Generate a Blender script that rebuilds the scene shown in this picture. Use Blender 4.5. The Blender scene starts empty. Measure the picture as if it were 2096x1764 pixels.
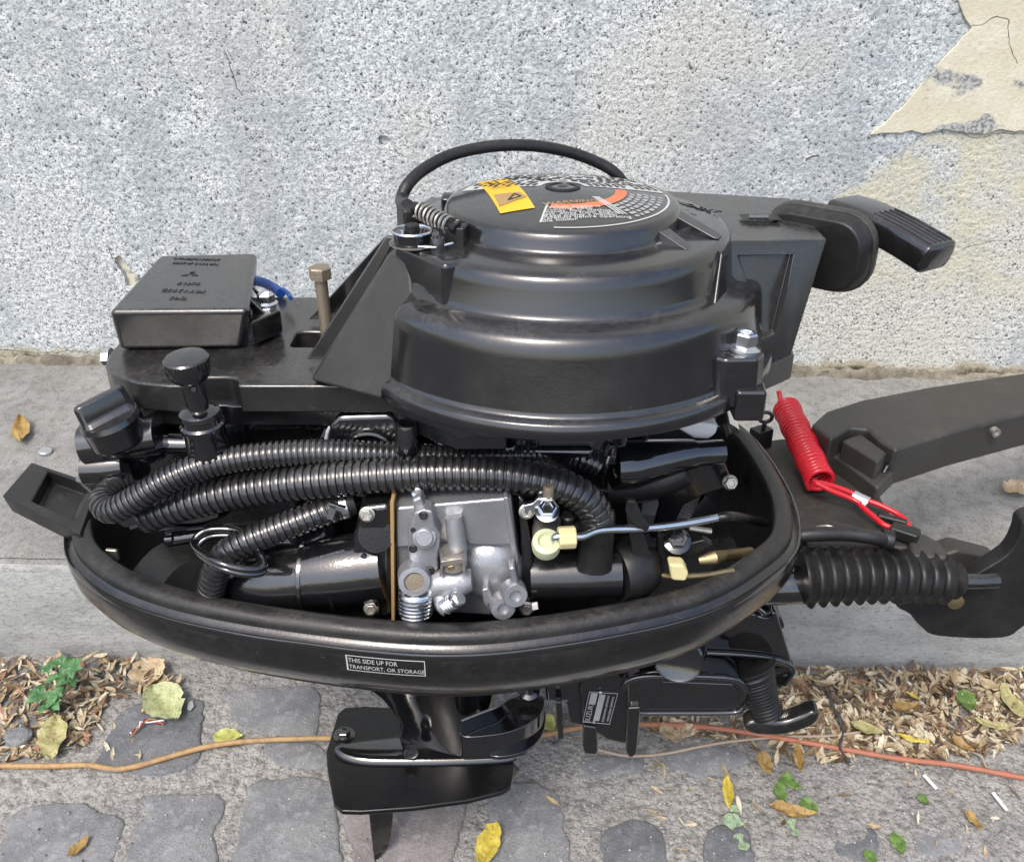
import bpy, bmesh, math, random
from math import sin, cos, tan, radians, pi, sqrt, atan2, hypot
from mathutils import Vector, Matrix, noise
random.seed(7)
SC = bpy.context.scene
COL = SC.collection
# ------------------------------------------------------------------ camera, sky, sun, exposure
FPX = 1900.0                      # focal length for a picture 2096 wide
TH = radians(28.4)                # camera pitch relative to the motor
LEAN = radians(6.0)               # the motor leans back towards the wall
CE = Vector((0, -.533, .36))      # camera in the motor's own frame (origin: rim plane of the cowl)
TIP = Vector((-.11, 0, -.347))    # foot of the motor in that frame = world origin
c_ = CE - TIP
CW = Vector((c_.x, c_.y*cos(LEAN)+c_.z*sin(LEAN), -c_.y*sin(LEAN)+c_.z*cos(LEAN)))
cam = bpy.data.cameras.new('camera'); camo = bpy.data.objects.new('camera', cam); COL.objects.link(camo)
cam.sensor_fit = 'HORIZONTAL'; cam.sensor_width = 36.0; cam.lens = 36.0*FPX/2096
cam.clip_start = .01; cam.clip_end = 3000
camo.location = CW; camo.rotation_euler = (pi/2-(TH+LEAN), 0, 0)
SC.camera = camo
SUN_EL, SUN_AZ = radians(58), radians(205)     # azimuth clockwise from +Y (the wall side)
w = bpy.data.worlds.new('World'); SC.world = w; w.use_nodes = True
wn = w.node_tree.nodes; wl = w.node_tree.links
bg = wn['Background']; sky = wn.new('ShaderNodeTexSky'); sky.sky_type = 'NISHITA'; sky.sun_disc = False
sky.sun_elevation = SUN_EL; sky.sun_rotation = SUN_AZ
sky.air_density = 1.0; sky.dust_density = 3.5; sky.ozone_density = 1.0
wl.new(sky.outputs[0], bg.inputs[0]); bg.inputs[1].default_value = .15
sl = bpy.data.lights.new('sun', 'SUN'); so = bpy.data.objects.new('sun', sl); COL.objects.link(so)
sl.energy = 1.1; sl.angle = radians(17); sl.color = (1, .96, .9)
sd = Vector((sin(SUN_AZ)*cos(SUN_EL), cos(SUN_AZ)*cos(SUN_EL), sin(SUN_EL)))
so.rotation_euler = sd.to_track_quat('Z', 'Y').to_euler(); so.location = sd*20
SC.view_settings.view_transform = 'Standard'; SC.view_settings.look = 'None'
SC.view_settings.gamma = 1; SC.view_settings.use_curve_mapping = False
SC.view_settings.exposure = 0.84
SC.render.engine = 'CYCLES'

# ------------------------------------------------------------------ picture rays -> places
def ray(u, v, th):
    f = Vector((0, cos(th), -sin(th))); up = Vector((0, sin(th), cos(th)))
    return f + Vector(((u-1048)/FPX, 0, 0)) - up*((v-882)/FPX)
def A(u, v, y=None, z=None, x=None):           # a point of the motor, at a known depth y, height z or side x
    d = ray(u, v, TH)
    t = (z-CE.z)/d.z if z is not None else (y-CE.y)/d.y if y is not None else (x-CE.x)/d.x
    return CE + d*t
def G(u, v, z=0.0, y=None):                    # a point of the street, on a level z or an upright plane y
    d = ray(u, v, TH+LEAN)
    t = (y-CW.y)/d.y if y is not None else (z-CW.z)/d.z
    return CW + d*t

# ------------------------------------------------------------------ mesh helpers
class B:
    def __init__(s): s.v = []; s.f = []; s.m = []
    def add(s, vs, fs, mi=0):
        o = len(s.v); s.v += [Vector(p) for p in vs]; s.f += [tuple(i+o for i in f) for f in fs]; s.m += [mi]*len(fs); return s
    def loft(s, rings, cap0=True, cap1=True, closed=True, mi=0):
        n = len(rings[0]); vs = [p for r in rings for p in r]; fs = []
        for k in range(len(rings)-1):
            for i in range(n if closed else n-1):
                j = (i+1) % n
                fs.append((k*n+i, k*n+j, (k+1)*n+j, (k+1)*n+i))
        if cap0: fs.append(tuple(range(n))[::-1])
        if cap1: fs.append(tuple((len(rings)-1)*n+i for i in range(n)))
        return s.add(vs, fs, mi)
    def box(s, c, d, mtx=None, mi=0):
        c = Vector(c); h = Vector(d)/2
        vs = [Vector((sx*h.x, sy*h.y, sz*h.z)) for sx in (-1, 1) for sy in (-1, 1) for sz in (-1, 1)]
        if mtx: vs = [mtx @ p for p in vs]
        return s.add([p+c for p in vs], [(0,1,3,2),(4,6,7,5),(0,4,5,1),(2,3,7,6),(0,2,6,4),(1,5,7,3)], mi)
    def prism(s, pts, off, mi=0):
        off = Vector(off); pts = [Vector(p) for p in pts]
        return s.loft([pts, [p+off for p in pts]], mi=mi)
    def hull8(s, bot, top, mi=0): return s.loft([bot, top], mi=mi)
    def tube(s, path, r, n=14, cap=True, mi=0, sx=1.0):
        fr = frames(path); rings = []
        for i, (p, a, b) in enumerate(fr):
            rr = r(i/(len(fr)-1)) if callable(r) else r[i] if isinstance(r, (list, tuple)) else r
            rings.append([p + a*(rr*cos(2*pi*k/n)*sx) + b*(rr*sin(2*pi*k/n)) for k in range(n)])
        return s.loft(rings, cap, cap, mi=mi)
    def lathe(s, prof, c, axis=(0,0,1), n=32, mi=0, cap=True):
        c = Vector(c); q = Vector(axis).normalized().to_track_quat('Z', 'Y')
        rings = [[c + q @ Vector((r*cos(2*pi*k/n), r*sin(2*pi*k/n), z)) for k in range(n)] for r, z in prof]
        return s.loft(rings, cap, cap, mi=mi)
def frames(path):
    P = [Vector(p) for p in path]; out = []; T = []
    for i in range(len(P)):
        t = (P[min(i+1, len(P)-1)] - P[max(i-1, 0)]); T.append(t.normalized())
    a = T[0].orthogonal().normalized()
    for i, t in enumerate(T):
        a = (a - t*a.dot(t)); a = a.normalized() if a.length > 1e-9 else t.orthogonal().normalized()
        out.append((P[i], a, t.cross(a)))
    return out
def spline(pts, n=12, closed=False):
    P = [Vector(p) for p in pts]; N = len(P); out = []
    segs = N if closed else N-1
    for i in range(segs):
        if closed: p0, p1, p2, p3 = P[(i-1)%N], P[i], P[(i+1)%N], P[(i+2)%N]
        else: p0, p1, p2, p3 = P[max(i-1,0)], P[i], P[i+1], P[min(i+2,N-1)]
        for k in range(n):
            t = k/n
            out.append(.5*((2*p1)+(p2-p0)*t+(2*p0-5*p1+4*p2-p3)*t*t+(3*p1-p0-3*p2+p3)*t**3))
    if not closed: out.append(P[-1])
    return out
def resample(path, step):
    P = path; L = [0]
    for i in range(1, len(P)): L.append(L[-1]+(P[i]-P[i-1]).length)
    n = max(2, int(round(L[-1]/step))+1); out = []; j = 0
    for k in range(n):
        d = L[-1]*k/(n-1)
        while j < len(L)-2 and L[j+1] < d: j += 1
        t = (d-L[j])/max(1e-9, L[j+1]-L[j]); out.append(P[j].lerp(P[j+1], min(1, max(0, t))))
    return out
def corrugated(path, r_out, r_in, pitch, n=20):
    pat = [(0, r_in), (.13, r_in), (.24, r_out*.985), (.42, r_out), (.62, r_out), (.80, r_out*.985), (.9, r_in)]
    fine = resample(path, pitch/10); L = (len(fine)-1)*pitch/10; b = B()
    def pt(d):
        x = min(len(fine)-1.001, max(0, d/L*(len(fine)-1))); i = int(x); return fine[i].lerp(fine[i+1], x-i)
    ps = []; rs = []
    for k in range(int(L/pitch)):
        for f, r in pat: ps.append(pt((k+f)*pitch)); rs.append(r)
    return b.tube(ps, rs, n)
def rrect(w_, h_, r, n=5):
    o = []
    for cx, cy, a0 in ((w_/2-r, h_/2-r, 0), (-w_/2+r, h_/2-r, 90), (-w_/2+r, -h_/2+r, 180), (w_/2-r, -h_/2+r, 270)):
        for k in range(n+1):
            a = radians(a0+90*k/n); o.append((cx+r*cos(a), cy+r*sin(a)))
    return o
def to_mesh(name, b):
    me = bpy.data.meshes.new(name); me.from_pydata([tuple(p) for p in b.v], [], b.f)
    if any(b.m): me.polygons.foreach_set('material_index', b.m)
    bm = bmesh.new(); bm.from_mesh(me); bmesh.ops.remove_doubles(bm, verts=bm.verts, dist=1e-6)
    bmesh.ops.recalc_face_normals(bm, faces=bm.faces); bm.to_mesh(me); bm.free(); me.update(); return me
def smooth(me, ang=40):
    me.polygons.foreach_set('use_smooth', [True]*len(me.polygons)); me.set_sharp_from_angle(angle=radians(ang))
def obj(name, b, m, parent=None, bevel=0, seg=2, ang=40, cut=None, shift=None):
    me = b if isinstance(b, bpy.types.Mesh) else to_mesh(name, b)
    if shift is not None: me.transform(Matrix.Translation(-Vector(shift)))
    for mm in (m if isinstance(m, (list, tuple)) else [m]): me.materials.append(mm)
    o = bpy.data.objects.new(name, me); COL.objects.link(o)
    if cut:
        cs = []
        for cb in cut:
            cm = to_mesh('cutter', cb)
            if shift is not None: cm.transform(Matrix.Translation(-Vector(shift)))
            c = bpy.data.objects.new('cutter', cm); COL.objects.link(c); cs.append(c)
            md = o.modifiers.new('cut', 'BOOLEAN'); md.object = c; md.solver = 'EXACT'; md.operation = 'DIFFERENCE'
        dg = bpy.context.evaluated_depsgraph_get()
        nm = bpy.data.meshes.new_from_object(o.evaluated_get(dg)); o.modifiers.clear(); o.data = nm; me = nm
        for c in cs: bpy.data.objects.remove(c)
    if bevel:
        me.polygons.foreach_set('use_smooth', [True]*len(me.polygons))
        md = o.modifiers.new('bevel', 'BEVEL'); md.width = bevel; md.segments = seg; md.limit_method = 'ANGLE'
        md.angle_limit = radians(ang-5); md.harden_normals = True; md.use_clamp_overlap = True
    else: smooth(me, ang)
    if parent: o.parent = parent
    return o
def tag(o, label=None, cat=None, group=None, kind=None):
    if label: o['label'] = label
    if cat: o['category'] = cat
    if group: o['group'] = group
    if kind: o['kind'] = kind
    return o
def E_part(name, b, m, parent=None, bevel=0, seg=2, ang=40, cut=None, label=None):
    o = obj(name, b, m, parent or MOTOR, bevel, seg, ang, cut, shift=TIP)
    if label: o['label'] = label
    return o
def text_b(s, size, mtx, ext=.0002, align='CENTER', sx=1.0):
    cu = bpy.data.curves.new('t', 'FONT'); cu.body = s; cu.size = size; cu.extrude = ext; cu.align_x = align; cu.align_y = 'CENTER'; cu.resolution_u = 2
    t = bpy.data.objects.new('t', cu); me = bpy.data.meshes.new_from_object(t); b = B()
    b.add([mtx @ Vector((v.co.x*sx, v.co.y, v.co.z)) for v in me.vertices], [tuple(p.vertices) for p in me.polygons])
    bpy.data.objects.remove(t); bpy.data.curves.remove(cu); bpy.data.meshes.remove(me); return b
def basis(o, x, y):
    x = Vector(x).normalized(); y = Vector(y); y = (y-x*x.dot(y)).normalized(); z = x.cross(y)
    return Matrix(((x.x, y.x, z.x, o[0]), (x.y, y.y, z.y, o[1]), (x.z, y.z, z.z, o[2]), (0, 0, 0, 1)))

# ------------------------------------------------------------------ materials
class N:
    def __init__(s, name):
        s.mat = bpy.data.materials.new(name); s.mat.use_nodes = True; s.t = s.mat.node_tree
        s.bsdf = s.t.nodes['Principled BSDF']; s.co = s.t.nodes.new('ShaderNodeTexCoord').outputs['Object']
    def n(s, typ, **kw):
        x = s.t.nodes.new(typ)
        for k, v in kw.items():
            if k in x.inputs and not hasattr(x, k): s.set(x.inputs[k], v)
            else: setattr(x, k, v)
        return x
    def set(s, inp, v):
        if hasattr(v, 'is_output') or isinstance(v, bpy.types.NodeSocket): s.t.links.new(v, inp)
        else: inp.default_value = v
    def noise(s, scale, detail=3, rough=.55, vec=None, dist=0):
        x = s.t.nodes.new('ShaderNodeTexNoise'); s.set(x.inputs['Vector'], vec or s.co)
        x.inputs['Scale'].default_value = scale; x.inputs['Detail'].default_value = detail; x.inputs['Roughness'].default_value = rough
        x.inputs['Distortion'].default_value = dist; return x.outputs['Fac']
    def vor(s, scale, feat='F1', vec=None, out='Distance', rnd=1):
        x = s.t.nodes.new('ShaderNodeTexVoronoi'); x.feature = feat; s.set(x.inputs['Vector'], vec or s.co)
        x.inputs['Scale'].default_value = scale; x.inputs['Randomness'].default_value = rnd; return x.outputs[out]
    def rng(s, v, a, b, c=0.0, d=1.0, sm=True):
        x = s.t.nodes.new('ShaderNodeMapRange'); x.interpolation_type = 'SMOOTHSTEP' if sm else 'LINEAR'
        s.set(x.inputs['Value'], v)
        for i, k in enumerate((a, b, c, d)): x.inputs[i+1].default_value = k
        return x.outputs[0]
    def math(s, op, a, b=0.0):
        x = s.t.nodes.new('ShaderNodeMath'); x.operation = op; s.set(x.inputs[0], a); s.set(x.inputs[1], b); return x.outputs[0]
    def mix(s, f, a, b):
        x = s.t.nodes.new('ShaderNodeMix'); x.data_type = 'RGBA'
        s.set(x.inputs[0], f)
        for i, c in ((6, a), (7, b)): s.set(x.inputs[i], c if hasattr(c, 'node') else (*c, 1) if len(c) == 3 else c)
        return x.outputs[2]
    def sep(s, vec=None):
        x = s.t.nodes.new('ShaderNodeSeparateXYZ'); s.set(x.inputs[0], vec or s.co); return x.outputs
    def mapv(s, scale, rot=(0,0,0), vec=None):
        x = s.t.nodes.new('ShaderNodeMapping'); s.set(x.inputs[0], vec or s.co); x.inputs['Scale'].default_value = scale; x.inputs['Rotation'].default_value = rot; return x.outputs[0]
    def up(s):
        g = s.t.nodes.new('ShaderNodeNewGeometry'); return s.sep(g.outputs['Normal'])[2]
    def col(s, c): s.set(s.bsdf.inputs['Base Color'], c if hasattr(c, 'node') else (*c, 1))
    def ro(s, v): s.set(s.bsdf.inputs['Roughness'], v)
    def bump(s, h, strength=.3, dist=.001):
        x = s.t.nodes.new('ShaderNodeBump'); s.set(x.inputs['Height'], h); x.inputs['Strength'].default_value = strength; x.inputs['Distance'].default_value = dist
        s.t.links.new(x.outputs[0], s.bsdf.inputs['Normal'])
    def p(s, **kw):
        for k, v in kw.items(): s.bsdf.inputs[k.replace('_', ' ')].default_value = v
        return s
def worn(name, c, dust, amt, r0, r1, metal=0, bump=.15, bs=900, scale=35, upw=1.0, scr=0.0, coat=0.0, spec=.5):
    """a colour with dust lying on it and roughness that varies"""
    m = N(name); n1 = m.noise(scale, 3, .65); n2 = m.noise(scale*9, 2, .6)
    up = m.rng(m.up(), .1, 1, 1-upw, 1)
    d = m.math('MULTIPLY', m.math('MULTIPLY', m.rng(n1, .25, .85), m.rng(n2, .2, .85)), m.math('MULTIPLY', up, amt))
    sp = m.math('MULTIPLY', m.rng(n2, .70, .76, 0, .5), amt)
    base = m.mix(m.rng(n1, .2, .8), c, tuple(k*1.2+.001 for k in c))
    if scr:
        ln = m.noise(60, 3, .6, m.mapv((1, 14, 9), (.3, .5, .4))); base = m.mix(m.rng(ln, .66, .72, 0, scr), base, dust)
    m.col(m.mix(m.math('MAXIMUM', d, sp), base, dust))
    m.ro(m.math('ADD', m.rng(n1, .2, .85, r0, r1), m.math('MULTIPLY', d, .5)))
    m.p(Metallic=metal, Coat_Weight=coat, Coat_Roughness=r0*.7, Specular_IOR_Level=spec)
    if bump: m.bump(m.noise(bs, 0), bump, .0004)
    return m.mat
DUST = (.20, .19, .165)
PLASTIC = worn('black moulded plastic', (.0085, .0085, .0092), DUST, .24, .14, .27, bump=.06, bs=900, upw=.95, spec=.9, coat=.5, scr=.05)
PLASTIC2 = worn('dusty black plastic', (.015, .0149, .0145), DUST, .46, .20, .36, bump=.15, bs=1500, upw=.85, spec=.8, coat=.3, scr=.04)
GLOSS = worn('glossy black paint', (.005, .0052, .0060), (.12, .12, .115), .10, .05, .13, bump=.10, bs=400, upw=.5, coat=1.0, spec=1.0)
COWLM = worn('scuffed black cowl paint', (.006, .0059, .0058), (.16, .14, .105), .20, .14, .36, bump=.12, bs=600, scale=22, upw=.3, scr=.22, coat=.4, spec=.8)
CAST = worn('black painted casting', (.0055, .0058, .0066), (.12, .12, .11), .12, .09, .24, bump=.18, bs=800, upw=.5, coat=.8, spec=1.0)
RUBBER = worn('black rubber', (.0095, .0095, .0096), (.16, .15, .13), .28, .32, .52, bump=.2, bs=1600, upw=.75)
SEAL = worn('rubber seal', (.013, .0128, .0125), (.17, .155, .13), .36, .30, .52, bump=.25, bs=900, scale=50, upw=.7, scr=.12)
DARK = worn('dark oily metal', (.006, .006, .0065), (.05, .045, .04), .3, .3, .6, bump=.3, bs=700, upw=.5)
HOSE = worn('corrugated black hose', (.016, .016, .017), (.17, .165, .16), .32, .20, .34, bump=.08, bs=1500, upw=.7, coat=.4, spec=.8)
ARM = worn('matte olive black paint', (.031, .030, .027), (.18, .17, .14), .30, .38, .55, bump=.25, bs=1500, upw=.7)
SATIN = worn('satin black paint', (.0045, .0046, .005), (.1, .1, .095), .10, .24, .36, bump=.1, bs=900, upw=.5)
ALU = worn('cast aluminium', (.38, .39, .41), (.13, .125, .115), .65, .26, .46, metal=.68, bump=.25, bs=900, upw=0)
ZINC = worn('bright zinc', (.72, .74, .76), (.4, .4, .38), .2, .14, .3, metal=1, bump=.1, upw=0)
STEEL = worn('dull steel', (.45, .43, .39), (.25, .18, .12), .5, .3, .5, metal=.9, bump=.3, upw=0)
RUSTY = worn('tarnished bolt', (.33, .29, .22), (.20, .11, .06), .9, .38, .6, metal=.75, bump=.4, scale=90, upw=0)
RED = worn('red vinyl cord', (.50, .012, .022), (.5, .12, .12), .15, .18, .35, bump=.05, upw=.6)
YEL = worn('pale yellow plastic', (.62, .55, .29), (.3, .27, .14), .35, .4, .55, bump=.1, upw=.2)
PGRN = worn('greenish nylon', (.50, .54, .34), (.3, .3, .18), .3, .35, .5, bump=.1, upw=.2)
WHITE = worn('white plastic', (.70, .67, .66), (.4, .38, .35), .35, .4, .6, bump=.1, upw=.3)
BLUE = worn('blue sleeve', (.010, .055, .26), (.1, .13, .2), .3, .35, .5, bump=.1)
GASKET = worn('brown gasket paper', (.34, .22, .09), (.2, .15, .1), .5, .6, .8, bump=.3, upw=0)
BRASS = worn('brass', (.30, .235, .13), (.16, .12, .07), .6, .35, .5, metal=.9, bump=.2, upw=0)
DECALW = worn('white decal print', (.46, .47, .455), (.3, .3, .28), .3, .45, .6, bump=.05, upw=.3)
DECALG = worn('silver grey plate', (.30, .31, .31), (.15, .15, .14), .3, .35, .5, bump=.05, upw=.3)
ORANGE = worn('orange print', (.62, .16, .07), (.3, .2, .15), .35, .45, .6, bump=.05, upw=.3)
YELS = worn('yellow sticker', (.72, .43, .02), (.3, .22, .08), .3, .4, .55, bump=.05, upw=.4)
OLDP = worn('old light grease', (.42, .46, .48), (.1, .1, .1), .6, .4, .6, bump=.5, upw=0)

def wall_mat():
    m = N('speckled grey wall plaster'); x, y, z = m.sep()
    big = m.noise(5, 3, .6); mid = m.noise(30, 3, .65); fine = m.noise(380, 2, .7); med = m.noise(150, 3, .7)
    base = m.mix(m.rng(big, .42, .60), (.46, .505, .515), (.66, .70, .69))
    base = m.mix(m.rng(mid, .42, .68), base, (.76, .80, .785))
    base = m.mix(m.rng(med, .43, .64, 0, .68), base, (.27, .29, .305))
    base = m.mix(m.rng(fine, .48, .64, 0, .68), base, (.17, .182, .195))
    base = m.mix(m.math('MULTIPLY', m.rng(m.noise(3.2, 2, .5), .46, .62), m.rng(x, -.5, .5, .25, .75)), base, m.mix(m.rng(fine, .45, .65), (.66, .64, .55), (.36, .36, .33)))
    nz = m.t.nodes.new('ShaderNodeTexNoise'); m.set(nz.inputs['Vector'], m.co); nz.inputs['Scale'].default_value = 230; nz.inputs['Detail'].default_value = 1
    sc = m.t.nodes.new('ShaderNodeVectorMath'); sc.operation = 'SCALE'; m.set(sc.inputs[0], nz.outputs['Color']); sc.inputs['Scale'].default_value = .0075
    wv = m.t.nodes.new('ShaderNodeVectorMath'); wv.operation = 'ADD'; m.set(wv.inputs[0], m.co); m.set(wv.inputs[1], sc.outputs[0])
    v1 = m.vor(165, vec=wv.outputs[0]); v2 = m.vor(310, vec=wv.outputs[0])
    p1 = m.math('MULTIPLY', m.rng(v1, .31, .15), m.rng(m.math('ADD', med, m.math('MULTIPLY', m.math('SUBTRACT', mid, .5), .5)), .42, .52))
    p2 = m.math('MULTIPLY', m.rng(v2, .34, .17), m.rng(m.math('ADD', mid, m.math('MULTIPLY', m.math('SUBTRACT', big, .5), 1.2)), .40, .64, .0, .85))
    pits = m.math('MAXIMUM', m.math('MULTIPLY', p1, .92), p2)
    base = m.mix(m.rng(m.noise(1, 3, .6, m.mapv((9, 1, 2.2))), .48, .70, 0, .42), base, (.34, .36, .37))
    base = m.mix(pits, base, (.046, .050, .058))
    d = m.math('ADD', x, m.math('MULTIPLY', m.math('SUBTRACT', m.noise(9, 4, .6), .5), .16))
    d = m.math('SUBTRACT', d, m.math('MULTIPLY', m.math('SUBTRACT', z, .21), 1.4))
    beige = m.mix(m.rng(mid, .4, .7), (.58, .555, .42), (.50, .50, .43))
    beige = m.mix(m.rng(fine, .50, .68, 0, .6), beige, (.30, .31, .29)); beige = m.mix(m.math('MULTIPLY', pits, .4), beige, (.1, .1, .1))
    mask = m.math('MULTIPLY', m.rng(d, .32, .35), m.rng(m.noise(11, 3, .6), .36, .52))
    mask = m.math('MULTIPLY', mask, m.rng(z, .09, .15))
    base = m.mix(m.math('MULTIPLY', mask, .9), base, beige)
    zf = m.math('ADD', z, m.math('MULTIPLY', m.math('SUBTRACT', m.noise(24, 3, .6), .5), .045))
    base = m.mix(m.rng(zf, .026, .010, 0, .8), base, (.36, .31, .19))
    base = m.mix(m.math('MULTIPLY', m.rng(zf, .014, .003), m.rng(mid, .38, .55)), base, (.07, .055, .04))
    m.col(base); m.ro(.85)
    m.bump(m.math('ADD', m.math('MULTIPLY', m.noise(60, 2, .7), .5), m.math('MULTIPLY', v1, .8)), .5, .003); return m.mat
def beige_mat():
    m = N('bare beige plaster'); a = m.noise(26, 5, .65); b = m.noise(260, 3, .6); c = m.noise(9, 4, .6, m.mapv((1, 1, 1.9), (0, .7, 0)))
    col = m.mix(m.rng(a, .35, .7), (.60, .56, .42), (.68, .65, .52))
    col = m.mix(m.rng(b, .5, .75, 0, .45), col, (.40, .37, .27))
    grey = m.mix(m.rng(b, .42, .6), (.42, .44, .43), (.14, .15, .155))
    col = m.mix(m.math('MULTIPLY', m.rng(c, .53, .58), .9), col, grey)
    m.col(col); m.ro(.85); m.bump(m.math('ADD', m.math('MULTIPLY', a, .6), m.math('MULTIPLY', b, .4)), .6, .003); return m.mat
def conc_mat(name, c1, c2, dark, streak=False):
    m = N(name); a = m.noise(8, 5, .65); b = m.noise(70, 5, .7); f = m.noise(480, 3, .7)
    if streak: b = m.noise(30, 5, .7, m.mapv((.55, 1, 1.5), (0, .1, 0))); f = m.noise(260, 4, .75, m.mapv((.7, 1, 1), (0, .12, 0)))
    col = m.mix(m.rng(a, .35, .65), c1, c2); col = m.mix(m.rng(b, .42, .68, 0, .55), col, dark)
    col = m.mix(m.rng(f, .5, .7, 0, .6), col, tuple(k*.55 for k in dark)); col = m.mix(m.rng(f, .42, .3, 0, .4), col, tuple(min(1, k*1.35) for k in c2))
    sp = m.rng(m.vor(120), .09, .04); col = m.mix(m.math('MULTIPLY', sp, m.rng(m.noise(30), .5, .6)), col, (.5, .49, .45))
    m.col(col); m.ro(.88); m.bump(f, .6, .003); return m.mat
def mortar_mat():
    m = N('rough pale mortar'); a = m.noise(6, 5, .65); b = m.noise(90, 5, .7); f = m.noise(420, 3, .7); v = m.vor(170); vc = m.vor(170, out='Color')
    col = m.mix(m.rng(a, .35, .65), (.27, .262, .248), (.37, .36, .335)); col = m.mix(m.rng(b, .42, .66, 0, .75), col, (.13, .127, .12))
    col = m.mix(m.math('MULTIPLY', m.rng(v, .42, .22), m.rng(m.sep(vc)[0], .3, 1, 0, .6)), col, m.mix(m.sep(vc)[1], (.18, .18, .18), (.46, .44, .40)))
    col = m.mix(m.rng(f, .5, .68, 0, .75), col, (.09, .088, .085)); col = m.mix(m.rng(f, .40, .28, 0, .5), col, (.55, .53, .49))
    m.col(col); m.ro(.9); m.bump(m.math('ADD', m.noise(150, 2, .7), m.math('MULTIPLY', v, -.5)), .9, .004); return m.mat
def stone_mat(name, c1, c2):
    m = N(name); a = m.noise(22, 5, .6); b = m.noise(150, 4, .7); f = m.noise(600, 2, .6)
    col = m.mix(m.rng(a, .35, .65), c1, c2); col = m.mix(m.rng(b, .48, .72, 0, .5), col, tuple(k*1.8 for k in c2)); col = m.mix(m.rng(f, .5, .7, 0, .5), col, tuple(k*.4 for k in c1))
    sp = m.rng(m.vor(140), .07, .03); col = m.mix(m.math('MULTIPLY', sp, m.rng(m.noise(25), .52, .6)), col, (.55, .55, .53))
    m.col(col); m.ro(m.rng(b, .3, .7, .55, .85)); m.bump(b, .6, .004); return m.mat
def leaf_mat(name, c1, c2, tr=.15):
    m = N(name); a = m.noise(90, 3, .6); b = m.noise(330, 2); col = m.mix(m.rng(a, .35, .65), tuple(k*.85 for k in c1), c2); col = m.mix(m.rng(b, .50, .70, 0, .7), col, tuple(k*.42 for k in c1))
    m.col(col); m.ro(.55); m.bump(m.noise(260, 3), .4, .001); return m.mat
WALL = wall_mat(); BEIGE = beige_mat(); MORTAR = mortar_mat()
LEDGE = conc_mat('dirty pavement concrete', (.235, .232, .217), (.325, .32, .30), (.125, .122, .11))
KERBF = conc_mat('pale kerb concrete', (.37, .378, .365), (.46, .468, .45), (.24, .245, .235), True)
STONES = [stone_mat('dark basalt', (.115, .122, .131), (.165, .17, .178)), stone_mat('grey basalt', (.165, .17, .178), (.235, .238, .24)), stone_mat('reddish porphyry', (.18, .163, .158), (.24, .222, .212))]
TAN = [leaf_mat('tan seed', (.40, .30, .17), (.50, .40, .25)), leaf_mat('pale seed', (.56, .48, .33), (.64, .57, .42)), leaf_mat('brown seed', (.17, .11, .06), (.25, .17, .09)), leaf_mat('dark litter', (.09, .06, .04), (.14, .09, .06)), leaf_mat('reddish litter', (.30, .14, .08), (.36, .2, .12))]
LY = leaf_mat('yellow leaf', (.55, .42, .05), (.62, .52, .10)); LYG = leaf_mat('yellow green leaf', (.45, .46, .10), (.55, .55, .2))
LPG = leaf_mat('pale green leaf', (.38, .42, .19), (.48, .50, .28)); LG = leaf_mat('green leaf', (.10, .19, .04), (.16, .27, .06))
LBR = leaf_mat('brown leaf', (.33, .20, .06), (.42, .29, .10)); LTAN = leaf_mat('dry tan leaf', (.44, .33, .19), (.56, .45, .29)); LMINT = leaf_mat('mint green scrap', (.27, .38, .23), (.36, .46, .30))
LOL = leaf_mat('olive dry leaf', (.36, .33, .13), (.48, .44, .22)); WEEDM = leaf_mat('weed green', (.060, .165, .055), (.10, .24, .085)); STEMM = leaf_mat('weed stem', (.14, .2, .07), (.2, .26, .1))
CORDM = worn('orange cord', (.52, .24, .085), (.35, .22, .12), .5, .45, .6, bump=.2, upw=.3)
CORDR = worn('coral cord', (.56, .19, .10), (.35, .2, .14), .4, .45, .6, bump=.2, upw=.3)
WIREM = worn('beige wire', (.34, .27, .20), (.2, .17, .14), .4, .5, .7, bump=.1)
TWIGM = worn('dark rag', (.05, .05, .052), (.15, .14, .13), .5, .7, .9, bump=.6)

# ================================================================== THE PLACE
KERB_Y = lambda x: .2133 - .0172*(x-.11)
WALL_S = -.0327; WALL_Y = .5847; ZT = .1424
def GW(u, v):                                   # a point on the wall face
    d = ray(u, v, TH+LEAN); t = (WALL_Y + WALL_S*(CW.x-.11) - CW.y)/(d.y-WALL_S*d.x); return CW + d*t
def nz(x, y, s, seed=0): return noise.fractal(Vector((x*s, y*s, seed*7.3)), 1.0, 2.0, 4)
# --- ground: one sheet out to the horizon, finely uneven where we look
def axis_pts(lo, hi, fine_lo, fine_hi, step, far):
    a = []; x = fine_lo
    while x < fine_hi: a.append(x); x += step
    a.append(fine_hi); s = step; x = fine_lo
    while x > lo: s *= 1.7; x -= s; a.insert(0, max(lo, x))
    s = step; x = fine_hi
    while x < hi: s *= 1.7; x += s; a.append(min(hi, x))
    return a
def g_h(x, y):
    if abs(x) > 3 or y < -3: return 0.0
    return .0022*nz(x, y, 14) + .0010*nz(x, y, 60, 2)
def grid_obj(name, xs, ys, hf, m):
    vs = [(x, y, hf(x, y)) for y in ys for x in xs]; n = len(xs)
    fs = [(j*n+i, j*n+i+1, (j+1)*n+i+1, (j+1)*n+i) for j in range(len(ys)-1) for i in range(n-1)]
    b = B(); b.add(vs, fs); return obj(name, b, m, ang=180)
ground = grid_obj('ground', axis_pts(-90, 90, -.75, 1.0, .006, 0), axis_pts(-90, .26, -.35, .26, .006, 0), g_h, MORTAR)
tag(ground, kind='structure')
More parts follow.
